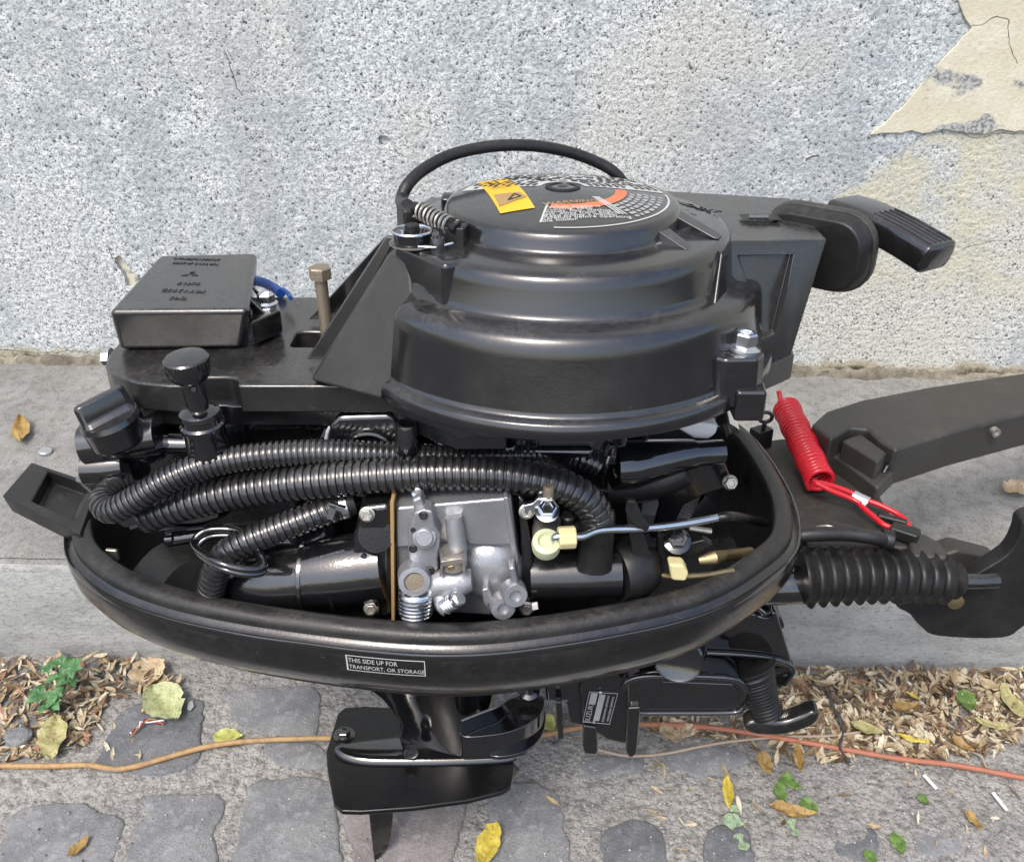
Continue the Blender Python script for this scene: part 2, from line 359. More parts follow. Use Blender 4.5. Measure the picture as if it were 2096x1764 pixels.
m = N('dark reflection asphalt'); a = m.noise(9, 3, .6); f = m.noise(300, 3, .7); v = m.vor(140); m.col(m.mix(m.rng(f, .42, .66), m.mix(m.rng(a, .35, .65), (.035, .035, .036), (.055, .054, .053)), (.10, .098, .095))); m.ro(.85); m.bump(m.math('ADD', f, v), .7, .004)
unseen_road = grid_obj('unseen_road', axis_pts(-90, 90, -1, 1.2, .1, 0), axis_pts(-90, -.075, -.4, -.075, .05, 0), lambda x, y: .0065, m.mat); tag(unseen_road, kind='structure')  # unseen dark sheet, added so the motor's front faces reflect something dark
# --- setts let into the mortar
def zl(l, ox, oy, s): return [(ox+x*s, oy+y*s) for x, y in l]
SETT = [
 (zl([(60,1110),(230,1040),(440,1045),(660,1120),(690,1160),(640,1280),(560,1480),(-20,1500),(0,1330),(50,1200)], 0, 1271, .3638), 1, .004),
 (zl([(830,1000),(1000,985),(1220,990),(1250,1080),(1190,1200),(1190,1480),(720,1490),(730,1355),(760,1180),(830,1090)], 0, 1271, .3638), 1, .0035),
 (zl([(1420,930),(1560,900),(1860,910),(1885,1100),(1870,1480),(1350,1480),(1370,1150),(1390,1000)], 0, 1271, .3638), 1, .0045),
 (zl([(640,590),(700,520),(870,440),(1080,440),(1140,500),(1110,640),(1130,720),(1060,810),(950,850),(560,840),(560,780),(620,640)], 0, 1271, .3638), 0, .004),
 (zl([(1310,400),(1750,380),(1790,500),(1760,640),(1700,650),(1480,630),(1330,560),(1300,480)], 0, 1271, .3638), 1, .003),
 (zl([(510,235),(740,250),(750,300),(640,330),(515,305)], 0, 1271, .3638), 0, .005),
 (zl([(1490,700),(1720,690),(1830,740),(1800,830),(1560,800)], 0, 1271, .3638), 1, .002),
 (zl([(240,640),(660,650),(668,780),(640,900),(600,1010),(300,1010),(288,850),(245,760)], 572, 1271, .5458), 2, .004),
 (zl([(800,640),(900,615),(1020,640),(1065,760),(1060,1000),(740,1010),(760,880),(790,760)], 572, 1271, .5458), 1, .0035),
 (zl([(1215,800),(1320,750),(1430,790),(1420,960),(1240,980),(1220,880)], 572, 1271, .5458), 0, .003),
 (zl([(1140,520),(1350,505),(1345,560),(1210,585),(1150,570)], 572, 1271, .5458), 1, .0025),
 (zl([(60,740),(300,700),(500,740),(525,810),(300,870),(120,830)], 1335, 1271, .3632), 1, .0025),
 (zl([(320,1180),(520,1170),(570,1330),(560,1480),(340,1480)], 1335, 1271, .3632), 0, .003),
 (zl([(1050,1190),(1230,1170),(1270,1280),(1240,1360),(1060,1320)], 1335, 1271, .3632), 0, .002),
 (zl([(1830,400),(1960,390),(2080,470),(2060,600),(1860,570)], 1335, 1271, .3632), 0, .002),
 (zl([(1500,1150),(1700,1130),(1720,1290),(1520,1310)], 1335, 1271, .3632), 1, .0015),
 ([(10,1480),(70,1470),(92,1520),(60,1560),(0,1560)], 1, .002),
 ([(820,1590),(880,1600),(870,1640),(800,1640)], 1, .002),
]
for k, (pts, mi, hgt) in enumerate(SETT):
    P = [G(u, v, .0) for u, v in pts]; c = sum(P, Vector())/len(P); P = [p-c for p in P]
    if (P[1]-P[0]).cross(P[2]-P[1]).z < 0: P = P[::-1]
    P = spline(P, 3, True); ring = resample(P+[P[0]], .0025)[:-1]
    def jit(s, z, amp, sd): return [Vector((p.x*s, p.y*s, z)) + Vector((noise.fractal(p*60+Vector((sd,k,0)), 1, 2, 4), noise.fractal(p*60+Vector((k,sd,5)), 1, 2, 4), .25*noise.noise(p*130+Vector((0,sd,k)))))*amp for p in ring]
    b = B(); b.loft([jit(1.08, -.006, .003, 1), jit(1.05, hgt*.25, .003, 1), jit(1.025, hgt*.8, .0028, 1), jit(.97, hgt, .002, 1), jit(.6, hgt*1.15, .001, 3), jit(.25, hgt*1.1, .001, 4)], False, True)
    o = obj('sett', b, STONES[mi], ground, ang=75); o.scale.z = .7; o.location = c
# --- pavement step with its kerb face
xs = axis_pts(-30, 30, -.75, 1.0, .012, 0); rings = []
for x in xs:
    k = KERB_Y(x) if abs(x) < 3 else KERB_Y(3*(1 if x > 0 else -1)); y1 = .75
    e = .0022*nz(x, 0, 18, 3) if abs(x) < 3 else 0
    prof = [(k+.012+e, -.05), (k+.006+e, -.002), (k+.003+e*.6, .04), (k+e*.5, .09), (k-.001+e, ZT-.014), (k+e, ZT-.006), (k+.005+e, ZT-.0035), (k+.0035+e, ZT-.001), (k+.010+e, ZT+.0005)]
    row = [Vector((x, y, z)) for y, z in prof]
    for q in range(1, 15):
        y = k+.010+(y1-k-.010)*q/14; row.append(Vector((x, y, ZT+.0012*nz(x, y, 16, 4) if abs(x) < 3 else ZT)))
    row.append(Vector((x, y1, -.05))); rings.append(row)
b = B(); n = len(rings[0])
for i in range(len(rings)-1):
    pass
vs = [p for r in rings for p in r]; fs = []; ms = []
for i in range(len(rings)-1):
    for j in range(n-1):
        fs.append((i*n+j, (i+1)*n+j, (i+1)*n+j+1, i*n+j+1)); ms.append(1 if j < 5 else 0)
b.v = vs; b.f = fs; b.m = ms
step = obj('pavement', b, [LEDGE, KERBF], ang=60); tag(step, kind='structure')
# --- wall
wr = bpy.data.objects.new('plaster_wall', None); COL.objects.link(wr); wr.location = (.11, WALL_Y, ZT); wr.rotation_euler = (0, 0, math.atan(WALL_S))
tag(wr, 'tall speckled grey plaster wall behind the black motor', 'wall'); bpy.context.view_layer.update(); WI = wr.matrix_world.inverted()
def wpts(l): return [WI @ GW(u, v) for u, v in l]
def rough_ring(P, step_, amp, sd):
    r = resample([Vector((p.x, 0, p.z)) for p in P]+[Vector((P[0].x, 0, P[0].z))], step_)[:-1]
    return [p + Vector((noise.fractal(p*45+Vector((sd,0,0)), 1, 2, 4), 0, noise.fractal(p*45+Vector((0,0,sd)), 1, 2, 4)))*amp for p in r]
chip = rough_ring(wpts([(233,527),(245,523),(262,545),(275,565),(300,570),(300,600),(270,592),(258,586),(252,560),(240,545)]), .004, .003, 1)
chip2 = rough_ring(wpts([(772,280),(785,276),(798,285),(800,300),(788,305),(776,298)]), .003, .002, 2)
chip3 = rough_ring(wpts([(298,768/1.0-2),(304,764),(306,771),(300,774)]), .002, .001, 3)
wb = B(); wb.box((0, .15, 1.7), (16, .3, 3.42))
cuts = []
for c, dp in ((chip, .007), (chip2, .005)):
    cb = B(); cb.prism([Vector((p.x, -.02, p.z)) for p in c], (0, .02+dp, 0)); cuts.append(cb)
obj('wall_face', wb, WALL, wr, ang=30, cut=cuts)
cb = B(); cb.prism([Vector((p.x, .0062, p.z)) for p in chip], (0, .004, 0)); obj('bare_patch', cb, BEIGE, wr, ang=30)
patch = wpts([(1955,-60),(1958,0),(1968,25),(1984,52),(1950,100),(1915,140),(1878,182),(1840,222),(1805,255),(1780,274),(1850,270),(1900,268),(1950,266),(1990,275),(2040,266),(2096,268),(2260,255),(2330,60),(2300,-120),(2100,-150)])
pr = rough_ring(patch, .004, .0045, 5)
b = B(); b.loft([[Vector((p.x, -.0005, p.z)) for p in pr], [Vector((p.x, -.0032, p.z)) for p in pr]], False, True)
# beige skin is a raised layer of render
obj('plaster_skin', b, BEIGE, wr, bevel=.0008, ang=60)
def crack(l, w_, yy):
    P = resample([WI @ GW(u, v) for u, v in l], .003); P = [Vector((p.x+.0025*noise.fractal(p*70, 1, 2, 3), yy, p.z+.0025*noise.fractal(p*70+Vector((9,0,0)), 1, 2, 3))) for p in P]; b = B(); vs = []
    for k, p in enumerate(P):
        d = (P[min(k+1, len(P)-1)]-P[max(k-1, 0)]).normalized(); n_ = Vector((-d.z, 0, d.x))*w_*(.3+.9*abs(noise.noise(p*150))); vs += [p-n_, p+n_]
    b.add(vs, [(2*k, 2*k+2, 2*k+3, 2*k+1) for k in range(len(P)-1)]); obj('crack', b, CRK, wr, ang=180)
CRK = conc_mat('crack dirt', (.10, .095, .08), (.14, .13, .11), (.05, .045, .04))
crack([(1984,52),(2010,48),(2040,32),(2062,44),(2064,90),(2080,130)], .0006, -.0034); crack([(1960,272),(2000,282),(2050,270),(2120,276)], .0006, -.0034)
crack([(1970,508),(1990,500),(2030,494),(2096,490)], .0005, -.0003); crack([(215,500),(232,530),(250,560)], .0006, -.0003); crack([(0,716),(80,722),(150,718),(225,726)], .0006, -.0003)
crack([(455,100),(470,130),(480,165),(492,190)], .0007, -.0003); crack([(1980,690),(2040,696),(2096,690)], .0005, -.0003); crack([(1650,330),(1668,318),(1676,320)], .0014, -.0003)
# mortar fillet at the foot of the wall
xs = axis_pts(-7.9, 7.9, -.9, 1.0, .004, 0); rows = []
for x in xs:
    h = .011+.009*nz(x, 0, 9, 8)+.006*nz(x, 0, 55, 3); d = .007+.005*nz(x, 0, 14, 9)+.004*nz(x, 0, 70, 5)
    rows.append([Vector((x, -.0005+.001, max(.004, h))), Vector((x, -.004, max(.004, h)*.8)), Vector((x, -d*.7, max(.004, h)*.35)), Vector((x, -max(.003, d), -.002))])
b = B(); b.loft([[r[j] for r in rows] for j in range(4)], False, False, closed=False); FILL = conc_mat('stained mortar fillet', (.36, .33, .25), (.15, .13, .10), (.045, .038, .03))
obj('mortar_fillet', b, FILL, wr, ang=80)

# ================================================================== THE MOTOR (all measures in its own frame)
MOTOR = bpy.data.objects.new('outboard_motor', None); COL.objects.link(MOTOR)
MOTOR.rotation_euler = (-LEAN, 0, 0); MOTOR.location = (0, 0, .002)
tag(MOTOR, 'black outboard motor with its hood off, standing before the wall', 'outboard motor')
def UP(l, **k): return [A(u, v, **k) for u, v in l]
def hexb(name, c, axis, r, h, fl=None, m=ZINC, parent=None, dimple=True):
    b = B(); q = Vector(axis).normalized().to_track_quat('Z', 'Y'); c = Vector(c)
    def rg(rr, z, n=6, o=0): return [c + q @ Vector((rr*cos(2*pi*k/n+o), rr*sin(2*pi*k/n+o), z)) for k in range(n)]
    if fl: b.lathe([(fl, 0), (fl, h*.12), (r*.95, h*.28)], c, axis, 28)
    b.loft([rg(r, h*.1), rg(r, h*.9), rg(r*.86, h)], True, not dimple)
    if dimple: b.loft([rg(r*.86, h), rg(r*.6, h), rg(r*.5, h*.8)], False, True)
    return E_part(name, b, m, parent, ang=25)

# ---------------- lower cowl: tray with a rounded seal, a groove and a lip
inner = [(-.297,.034),(-.292,0),(-.272,-.035),(-.228,-.068),(-.161,-.092),(-.057,-.110),(.015,-.105),(.106,-.078),(.160,-.037),(.181,-.006),(.189,.051),(.180,.130),(.150,.152),(.08,.160),(-.05,.162),(-.16,.150),(-.24,.115),(-.285,.072)]
IN = resample(spline([(x, y, 0) for x, y in inner], 16, True)+[Vector((*inner[0], 0))], .005)[:-1]
NN = []
for i in range(len(IN)):
    t = IN[(i+1) % len(IN)]-IN[i-1]; NN.append(Vector((-t.y, t.x, 0)).normalized())
ctr = Vector((-.05, .02, 0))
if (IN[0]-ctr).dot(NN[0]) < 0: NN = [-q for q in NN]
def off(o, z, wob=0): return [p + q*o + Vector((0, 0, z+wob*noise.noise(p*30))) for p, q in zip(IN, NN)]
b = B()
b.loft([off(-.002, -.004), off(.010, -.004), off(.0125, -.0075), off(.0145, -.0078), off(.0150, -.0082), off(.0166, -.0115), off(.0166, -.016), off(.0150, -.028), off(.0105, -.038), off(.002, -.050), off(-.012, -.062), off(-.036, -.080), off(-.062, -.094), off(-.07, -.098)], False, True)
cowl = E_part('lower_cowl', b, COWLM, ang=50)
b = B(); b.loft([off(-.002, -.004), off(-.005, -.03), off(-.016, -.07), off(-.03, -.078)], False, True); E_part('inner_tray', b, DARK, cowl, ang=50)
b = B(); b.loft([off(-.003, -.006), off(-.0028, .0002), off(-.001, .0026), off(.002, .0034, .0004), off(.006, .0028, .0004), off(.0092, .0012), off(.0104, -.002), off(.0106, -.006)], False, False)
E_part('rim_seal', b, SEAL, cowl, ang=60)
b = B(); b.loft([off(.0146, -.0083), off(.0152, -.0066, .0003), off(.0164, -.0064, .0003), off(.0172, -.0080), off(.0170, -.0108)], False, False)
E_part('rim_lip', b, GLOSS, cowl, ang=60)
# decal on the side, following the curved skin
near = sorted([(p.x, p.y) for p, q in zip(IN, NN) if q.y < -.5])
def skin_y(x, z):
    zz = [(-.0115, .0166), (-.016, .0166), (-.028, .0150), (-.038, .0105), (-.050, .002)]; o = zz[0][1]
    for (z0, o0), (z1, o1) in zip(zz, zz[1:]):
        if z1 <= z <= z0: o = o0+(o1-o0)*(z-z0)/(z1-z0)
    for (x0, y0), (x1, y1) in zip(near, near[1:]):
        if x0 <= x <= x1: return y0+(y1-y0)*(x-x0)/(x1-x0) - o
    return -.12
c0 = A(789, 1371, y=-.1265)
def skin(l, z_=.0): return [Vector((c0.x+x, skin_y(c0.x+x, c0.z+y)-z_, c0.z+y)) for x, y in l]
wd, hd = .0232, .0062
def skin_rect(x0, x1, y0, y1, e, n=10):
    b = B(); b.add(skin([(x0+(x1-x0)*k/n, y) for k in range(n+1) for y in (y0, y1)], e), [(2*k, 2*k+2, 2*k+3, 2*k+1) for k in range(n)]); return b
dec = E_part('transport_decal', skin_rect(-wd, wd, -hd, hd, .0005), GLOSS, cowl, ang=80, label='small black decal with white lettering')
bb = B()
for q in (skin_rect(-wd, wd, hd-.0006, hd, .0008), skin_rect(-wd, wd, -hd, -hd+.0006, .0008), skin_rect(-wd, -wd+.0009, -hd, hd, .0008), skin_rect(wd-.0005, wd, -hd, hd, .0008)): bb.add(q.v, q.f)
E_part('decal_border', bb, DECALW, dec)
for s_, yy, k_ in (('THIS SIDE UP FOR', .0026, 1.0), ('TRANSPORT, OR STORAGE', -.0027, 1.0)):
    tb0 = text_b(s_, .0050, Matrix.Identity(4), 0, 'LEFT', k_*.98); q = B(); q.add(skin([(-wd+.0014+v.x*.745, yy+v.y*.92) for v in tb0.v], .0010), tb0.f); E_part('lettering', q, DECALW, dec)

# ---------------- flywheel cover
FX, FY = .0290, 0.0
def topz(x, y): return .2288-.0078*min(1.3, (hypot(x-FX, y-FY)/.0655))**1.4
def AD(u, v, e=.0002):
    z = .225
    for _ in range(8): p = A(u, v, z=z); z = topz(p.x, p.y)
    p.z += e; return p
def dome(b, e):
    for v in b.v: v.z = topz(v.x, v.y)+e+(v.z-ZL)
    return b
boss = [(-.012,-.060),(-.016,-.0686),(-.0345,-.0795),(-.040,-.078),(-.0635,-.043),(-.065,-.036),(-.066,.02),(-.05,.06)]
ZL = .2214
bp = [(x-FX, y-FY) for x, y in boss]
def poly_r(phi):
    d = (cos(phi), sin(phi)); best = 0
    for i in range(len(bp)-1):
        (x1, y1), (x2, y2) = bp[i], bp[i+1]; ex, ey = x2-x1, y2-y1; den = d[0]*ey-d[1]*ex
        if abs(den) < 1e-9: continue
        t = (x1*ey-y1*ex)/den; s_ = (x1*d[1]-y1*d[0])/den
        if t > 0 and -.001 <= s_ <= 1.001: best = max(best, t)
    return best
NPHI = 360; PR = [poly_r(2*pi*k/NPHI) for k in range(NPHI)]
for _ in range(1): PR = [(PR[k-1]+2*PR[k]+PR[(k+1) % NPHI])/4 if PR[k] > 0 else 0 for k in range(NPHI)]
def cring(r, z, bo=None, add=0):
    out = []
    for k in range(NPHI):
        r0_ = r; rr = r*1.03
        a = 2*pi*k/NPHI; dg = math.degrees(a)
        if r > .0985 and 150 < dg < 219: rr = .1015+(r*1.03-.1015)*max(0, min(1, (dg-214)/5))
        out.append(Vector((FX+rr*cos(a), FY+rr*sin(a), z)))
    return out
b = B()
b.loft([*[cring(r, topz(FX+r*1.03, FY)) for r in (.004, .015, .025, .035, .045, .054)], cring(.0622, .2212), cring(.0640, .2205), cring(.0652, .2190), cring(.0660, .2165), cring(.0668, .2125), cring(.0676, .2108), cring(.0695, .2101), cring(.074, .2098),
        cring(.0885, .2089), cring(.0915, .2082), cring(.0936, .2066), cring(.0948, .2040), cring(.0954, .2005), cring(.0974, .1895), cring(.0980, .1875), cring(.0996, .1860), cring(.102, .1853),
        cring(.1075, .1841), cring(.1106, .1828), cring(.1128, .1803), cring(.1140, .1768), cring(.1147, .172), cring(.1182, .1455), cring(.1187, .1432), cring(.1200, .1424), cring(.1232, .1420), cring(.1242, .1408), cring(.1250, .1345), cring(.1244, .1334), cring(.120, .1334), cring(.114, .160)], True, True)
cover = E_part('flywheel_cover', b, PLASTIC, ang=55)
b = B(); b.loft([[Vector((x, y, z)) for x, y in [(-.008,-.045),(-.0145,-.0690),(-.0345,-.0805),(-.0640,-.0435),(-.066,.010),(-.052,.058),(-.01,.03)]] for z in (.160, .2092)]); E_part('corner_block', b, PLASTIC, cover, bevel=.0032, seg=3)
b = B(); b.lathe([(.0102, -.001), (.0102, .0012), (.0095, .0016), (.0075, .0016), (.0068, .0006), (.003, .0004), (.0028, .0012), (.0012, .0012)], (FX, FY, .2275), n=40)
E_part('centre_plug', b, DARK, cover, ang=35)
# discs of print on the top
PX, PY = FX, FY
def arc_b(r0, r1, a0, a1, z=ZL, n=30, cx=PX, cy=PY):
    b = B(); A0, A1 = radians(a0), radians(a1); nr = max(2, int(abs(r1-r0)/.004)+1)
    vs = [Vector((cx+(r0+(r1-r0)*q/(nr-1))*cos(A0+(A1-A0)*k/n), cy+(r0+(r1-r0)*q/(nr-1))*sin(A0+(A1-A0)*k/n), z)) for k in range(n+1) for q in range(nr)]
    b.add(vs, [(nr*k+q, nr*k+q+1, nr*k+nr+q+1, nr*k+nr+q) for k in range(n) for q in range(nr-1)]); return b
def line_b(p, q, w_, e, n=10):
    a_, b_ = AD(*p, 0), AD(*q, 0); d = (b_-a_); t_ = Vector((-d.y, d.x, 0)).normalized()*w_; b = B()
    vs = [a_+d*(k/n)+t_*s_ for k in range(n+1) for s_ in (-1, 1)]
    for v in vs: v.z = topz(v.x, v.y)+e
    b.add(vs, [(2*k, 2*k+1, 2*k+3, 2*k+2) for k in range(n)]); return b
def join(*bs):
    o = B()
    for q in bs: o.add(q.v, q.f)
    return o
lab = E_part('instruction_label', dome(arc_b(.0128, .0605, 10, 165, n=50), .0002), DECALW, cover, label='pale instruction label with rows of small dark print')
random.seed(3); b = B()
for r in (.0575, .0535, .0495, .0455, .0415, .0375, .0335, .0295, .0255, .0215, .0175):
    a = 14
    while a < 158:
        l = random.uniform(3, 10)*.05/r
        if random.random() < .85: q = dome(arc_b(r-.0011, r+.0011, a, min(162, a+l), ZL, 5), .0005); b.add(q.v, q.f)
        a += l+random.uniform(1, 3)*.05/r
E_part('printed_rows', b, DARK, lab)
E_part('warning_band', dome(arc_b(.0300, .0365, -104, 4), .0003), ORANGE, cover, label='orange warning band')
E_part('label_border', join(dome(arc_b(.0598, .0610, -97, 6), .0003), line_b((1121,424), (1106,464), .0006, .0003)), DECALW, cover)
E_part('label_stripes', join(*[line_b((1213+dx, 411), (1268+dx*1.4, 447), .0005, .0004) for dx in (0, 5, 10)]), DECALW, cover)
tx = Vector((1, .13, 0)); ty = Vector((-.10, 1, 0))
for k, s_ in enumerate(('When engine is', 'running, keep', 'hands, hair, clothes', 'etc. away from engine', 'Read owner\'s manual', 'carefully before operating', 'the motor')):
    o = AD(1121-2.1*k, 434.0+4.7*k, 0); o.z = ZL
    E_part('lettering', dome(text_b(s_, .0046, basis(o, tx, ty), .00005, 'LEFT', 1.0), .0004), DECALW, cover)
for j, r in enumerate((.0395, .0435, .0475, .0515, .0555)):   # the curved block of rows on the right
    b = B(); a = -48
    while a < 0:
        l = random.uniform(2.5, 6)*.05/r
        if a+l < 2: q = dome(arc_b(r-.0013, r+.0013, a, a+l, ZL, 4), .0003); b.add(q.v, q.f)
        a += l+1.6
    E_part('printed_rows', b, DECALG, cover)
o = AD(1168, 422, 0); o.z = ZL; E_part('lettering', dome(text_b('WARNING', .0058, basis(o, (1, .20, 0), (-.15, 1, 0)), .00005, 'CENTER', 1.1), .0005), GASKET, cover)
def dome_poly(l, e, n=6):
    c = [AD(u, v, 0) for u, v in l]; b = B(); vs = []
    for i in range(n+1):
        for j in range(n+1):
            p = c[0].lerp(c[1], i/n).lerp(c[3].lerp(c[2], i/n), j/n); p.z = topz(p.x, p.y)+e; vs.append(p)
    b.add(vs, [(i*(n+1)+j, i*(n+1)+j+1, (i+1)*(n+1)+j+1, (i+1)*(n+1)+j) for i in range(n) for j in range(n)]); return b
st = E_part('yellow_sticker', dome_poly([(976,382),(1038,373),(1095,434),(1024,446)], .0004), YELS, cover, label='torn yellow caution sticker with black symbols')
E_part('torn_patch', dome_poly([(1010,408),(1064,402),(1078,412),(1022,432)], .0007), GASKET, st)
E_part('printed_symbols', join(*[line_b(p, q, .0005, .0011) for p, q in (((1040,420),(1053,407)),((1053,407),(1066,412)),((1066,412),(1040,420)),((1005,396),(1048,390)),((1000,385),(1012,381)),((1012,381),(1022,385)),((1022,385),(1010,388)),((1000,385),(1010,388)))]), DARK, st)
# raised lettering on the shoulder
for s_, u, v, sz in (('7WD-2N.T', 1422, 430, .0075), ('LIV', 1392, 436, .0065), ('SER', 1411, 446, .0062)):
    E_part('raised_lettering', text_b(s_, sz, basis(A(u, v, z=.2094), (.72, -.75, 0), (.75, .72, 0)), .0004), PLASTIC, cover)
# triangular gussets on the shoulder
for (p, q, r) in (((1322,468),(1300,498),(1408,520)), ((1370,448),(1345,475),(1470,498))):
    P = [A(*p, z=.218), A(*q, z=.2094), A(*r, z=.2092), A(p[0]+6, p[1]+2, z=.2094)]
    P[0].z = .2195; q2 = Vector((P[0].x+.006, P[0].y+.010, .2195)); r2 = P[2]+Vector((.004, .008, 0)); b = B()
    b.add([P[0], P[1], P[2], q2, Vector((q2.x, q2.y, .2090)), r2], [(0,1,2),(0,2,5,3),(3,5,4),(0,3,4,1),(1,4,5,2)])
    E_part('gusset', b, PLASTIC, cover, bevel=.0006)
# bolt lug with its two ribs at the right
lug = [(1470,715),(1500,700),(1550,706),(1548,738),(1540,790)]
lc = A(1518, 722, z=.163); ringz = lambda s_, z: [Vector((lc.x+x*s_, lc.y+y*s_, z)) for x, y in [(-.024,.018),(-.020,-.006),(-.011,-.0125),(.006,-.0115),(.011,-.004),(.010,.010),(-.004,.026)]]
b = B(); b.loft([ringz(1.12, .1345), ringz(1.08, .150), ringz(1.0, .163)]); E_part('bolt_lug', b, PLASTIC, cover, bevel=.002)
b = B(); b.loft([[Vector((lc.x+x, lc.y+y, z)) for x, y in ((-.004,-.016),(.012,-.016),(.0135,-.002),(-.004,-.002))] for z in (.128, .146)]); E_part('lug_pad', b, PLASTIC, cover, bevel=.002)
hexb('bolt', (lc.x+.001, lc.y+.001, .163), (.05, 0, 1), .0062, .0095, .0090, ZINC, cover)
for p, q, r, th in (((1440,545),(1404,700),(1492,700), .004), ((1478,520),(1462,640),(1500,690), .004)):
    P = [A(*p, y=-.055), A(*q, y=-.075), A(*r, y=-.052)]; b = B(); o_ = Vector((-.02, .045, 0)); b.prism(P, o_); E_part('rib', b, PLASTIC, cover, bevel=.0015)

# sloped web between the arm and the cover
b = B()
bot = [Vector(p) for p in ((-.117,-.048,.128),(-.045,-.088,.128),(-.03,.05,.128),(-.112,.050,.128))]
top = [Vector(p) for p in ((-.0665,-.0425,.2025),(-.055,-.052,.2035),(-.05,.05,.2035),(-.082,.046,.172))]
b.hull8(bot, top); web = E_part('side_web', b, ARM, cover, bevel=.003)
b = B(); P = [Vector(p) for p in ((-.124,-.020,.1295),(-.110,-.020,.1295),(-.066,-.012,.2025),(-.072,-.012,.2030))]; b.prism(P, (0, .004, 0)); E_part('rib', b, PLASTIC, cover, bevel=.0008)
b = B(); P = [Vector(p) for p in ((-.135,.045,.1295),(-.112,.045,.1295),(-.070,.036,.185),(-.080,.036,.188))]; b.prism(P, (0, .004, 0)); E_part('rib', b, PLASTIC, cover, bevel=.0008)
# ---------------- arm of the cover with the ignition box
plan = [(-.250,-.004),(-.246,-.020),(-.236,-.034),(-.218,-.0445),(-.198,-.0485),(-.07,-.0485),(-.055,-.06),(-.03,-.08),(.0,-.08),(.0,.095),(-.10,.098),(-.20,.098),(-.245,.09),(-.252,.05)]
b = B(); b.loft([[Vector((x, y, z)) for x, y in plan] for z in (.108, .1262)])
hole = B(); hc = A(633, 692, z=.1285); hole.loft([[Vector((hc.x+x, hc.y+y, z)) for x, y in rrect(.020, .026, .004, 3)] for z in (.09, .15)])
slot = B(); sc_ = Vector((-.174, -.052, 0)); slot.loft([[Vector((sc_.x+x, sc_.y+y, z)) for x, y in rrect(.030, .030, .009, 4)] for z in (.09, .15)])
arm = E_part('cover_arm', b, PLASTIC2, bevel=.0022, seg=3, cut=[hole, slot])
b = B(); plan2 = [(x*.985-.003, y*.93+.003) for x, y in plan]; b.loft([[Vector((x, y, z)) for x, y in plan2] for z in (.096, .1095)]); slot2 = B(); slot2.loft([[Vector((sc_.x+x, sc_.y+y-.004, z)) for x, y in rrect(.026, .030, .009, 4)] for z in (.08, .12)])
E_part('lower_skirt', b, PLASTIC, arm, bevel=.002, cut=[slot2])
for k, s_ in enumerate(('GIL', '11-1T', '7X0L')):
    o = A(511+27*k, 745, z=.1264); E_part('raised_lettering', text_b(s_, .0066, basis(o, (.10, 1, 0), (-1, .1, 0)), .0003), PLASTIC2, arm)
hexb('bolt', A(230, 738, z=.116), (-1, 0, 0), .0048, .006, .0065, ZINC, arm)
# ignition box
f0 = UP([(245,724),(497,720)], z=.1266); f1 = UP([(222,642),(512,640),(528,522),(326,527)], z=.1565)
back0 = [f1[2]+Vector((-.002, .004, 0)), f1[3]+Vector((0, .004, 0))]
bot = [f0[0], f0[1], Vector((back0[0].x-.004, back0[0].y, .1266)), Vector((back0[1].x, back0[1].y, .1266))]
b = B(); b.hull8(bot, f1); cdi = E_part('ignition_box', b, PLASTIC2, bevel=.0042, seg=4)
ex = Vector((1, -.10, 0)); ey = Vector((.10, 1, 0)); upside = lambda u, v, z=.1567: basis(A(u, v, z=z), -ex, -ey)
for s_, u, v, sz in (('9J03', 366, 617, .0058), ('F8T13972', 377, 601, .0062), ('9X19', 388, 586, .0062), ('TX 8719 X 2808', 402, 545, .0042), ('28X4719X0NA8', 404, 536, .0042)):
    E_part('moulded_lettering', text_b(s_, sz, upside(u, v), .0004, 'CENTER', 1.15), PLASTIC, cdi)
b = B(); o = A(392, 567, z=.1566)
for a in (90, 210, 330):
    d = Vector((cos(radians(a)), sin(radians(a)), 0)); n_ = Vector((-d.y, d.x, 0)); b.add([o, o+d*.0036+n_*.0021, o+d*.0072, o+d*.0036-n_*.0021], [(0,1,2,3)])
for v in b.v: v.z += .0002
E_part('moulded_emblem', b, DARK, cdi)
# mounting ear of the box
P = UP([(500,672),(556,640),(572,628),(580,655),(578,680),(520,700)], z=.1420); ear = UP([(508,640),(528,610),(568,618),(575,640),(513,668)], z=.1440)
b = B(); b.loft([[Vector((p.x, p.y, z)) for p in ear] for z in (.1285, .1440)]); er = E_part('mounting_ear', b, PLASTIC, cdi, bevel=.0015)
for (p, q, r) in (((503,610),(518,645),(543,648)), ((512,588),(524,608),(536,612))):
    a_, b_, c_2 = A(*p, z=.1550), A(*q, z=.1440), A(*r, z=.1440); bb = B(); bb.prism([a_, b_, c_2], (.0, .0025, 0)); E_part('rib', bb, PLASTIC, cdi, bevel=.0004)
hexb('bolt', A(547, 628, z=.1440), (0, 0, 1), .0058, .0072, .0072, ZINC, cdi)
b = B(); b.tube(spline(UP([(510,576),(540,584),(560,594),(576,606)], z=.130), 6), .0036, 12); E_part('wire_sleeve', b, BLUE)
b = B(); b.tube(spline(UP([(580,598),(590,606),(596,616)], z=.136), 5), .0016, 8); E_part('wire', b, BLUE)
# tall bolt through the arm
bx = A(668, 690, z=.13); q_ = A(657, 575, y=bx.y-.002)
b = B(); b.tube([Vector((bx.x+.001, bx.y, .085)), Vector((q_.x, q_.y, q_.z+.0005))], .0040, 16)
tb = E_part('tall_bolt', b, RUSTY); ax = (Vector((q_.x, q_.y, q_.z))-Vector((bx.x+.001, bx.y, .085))).normalized(); hexb('bolt_head', q_-ax*.001, ax, .0072, .0082, None, RUSTY, tb, False)
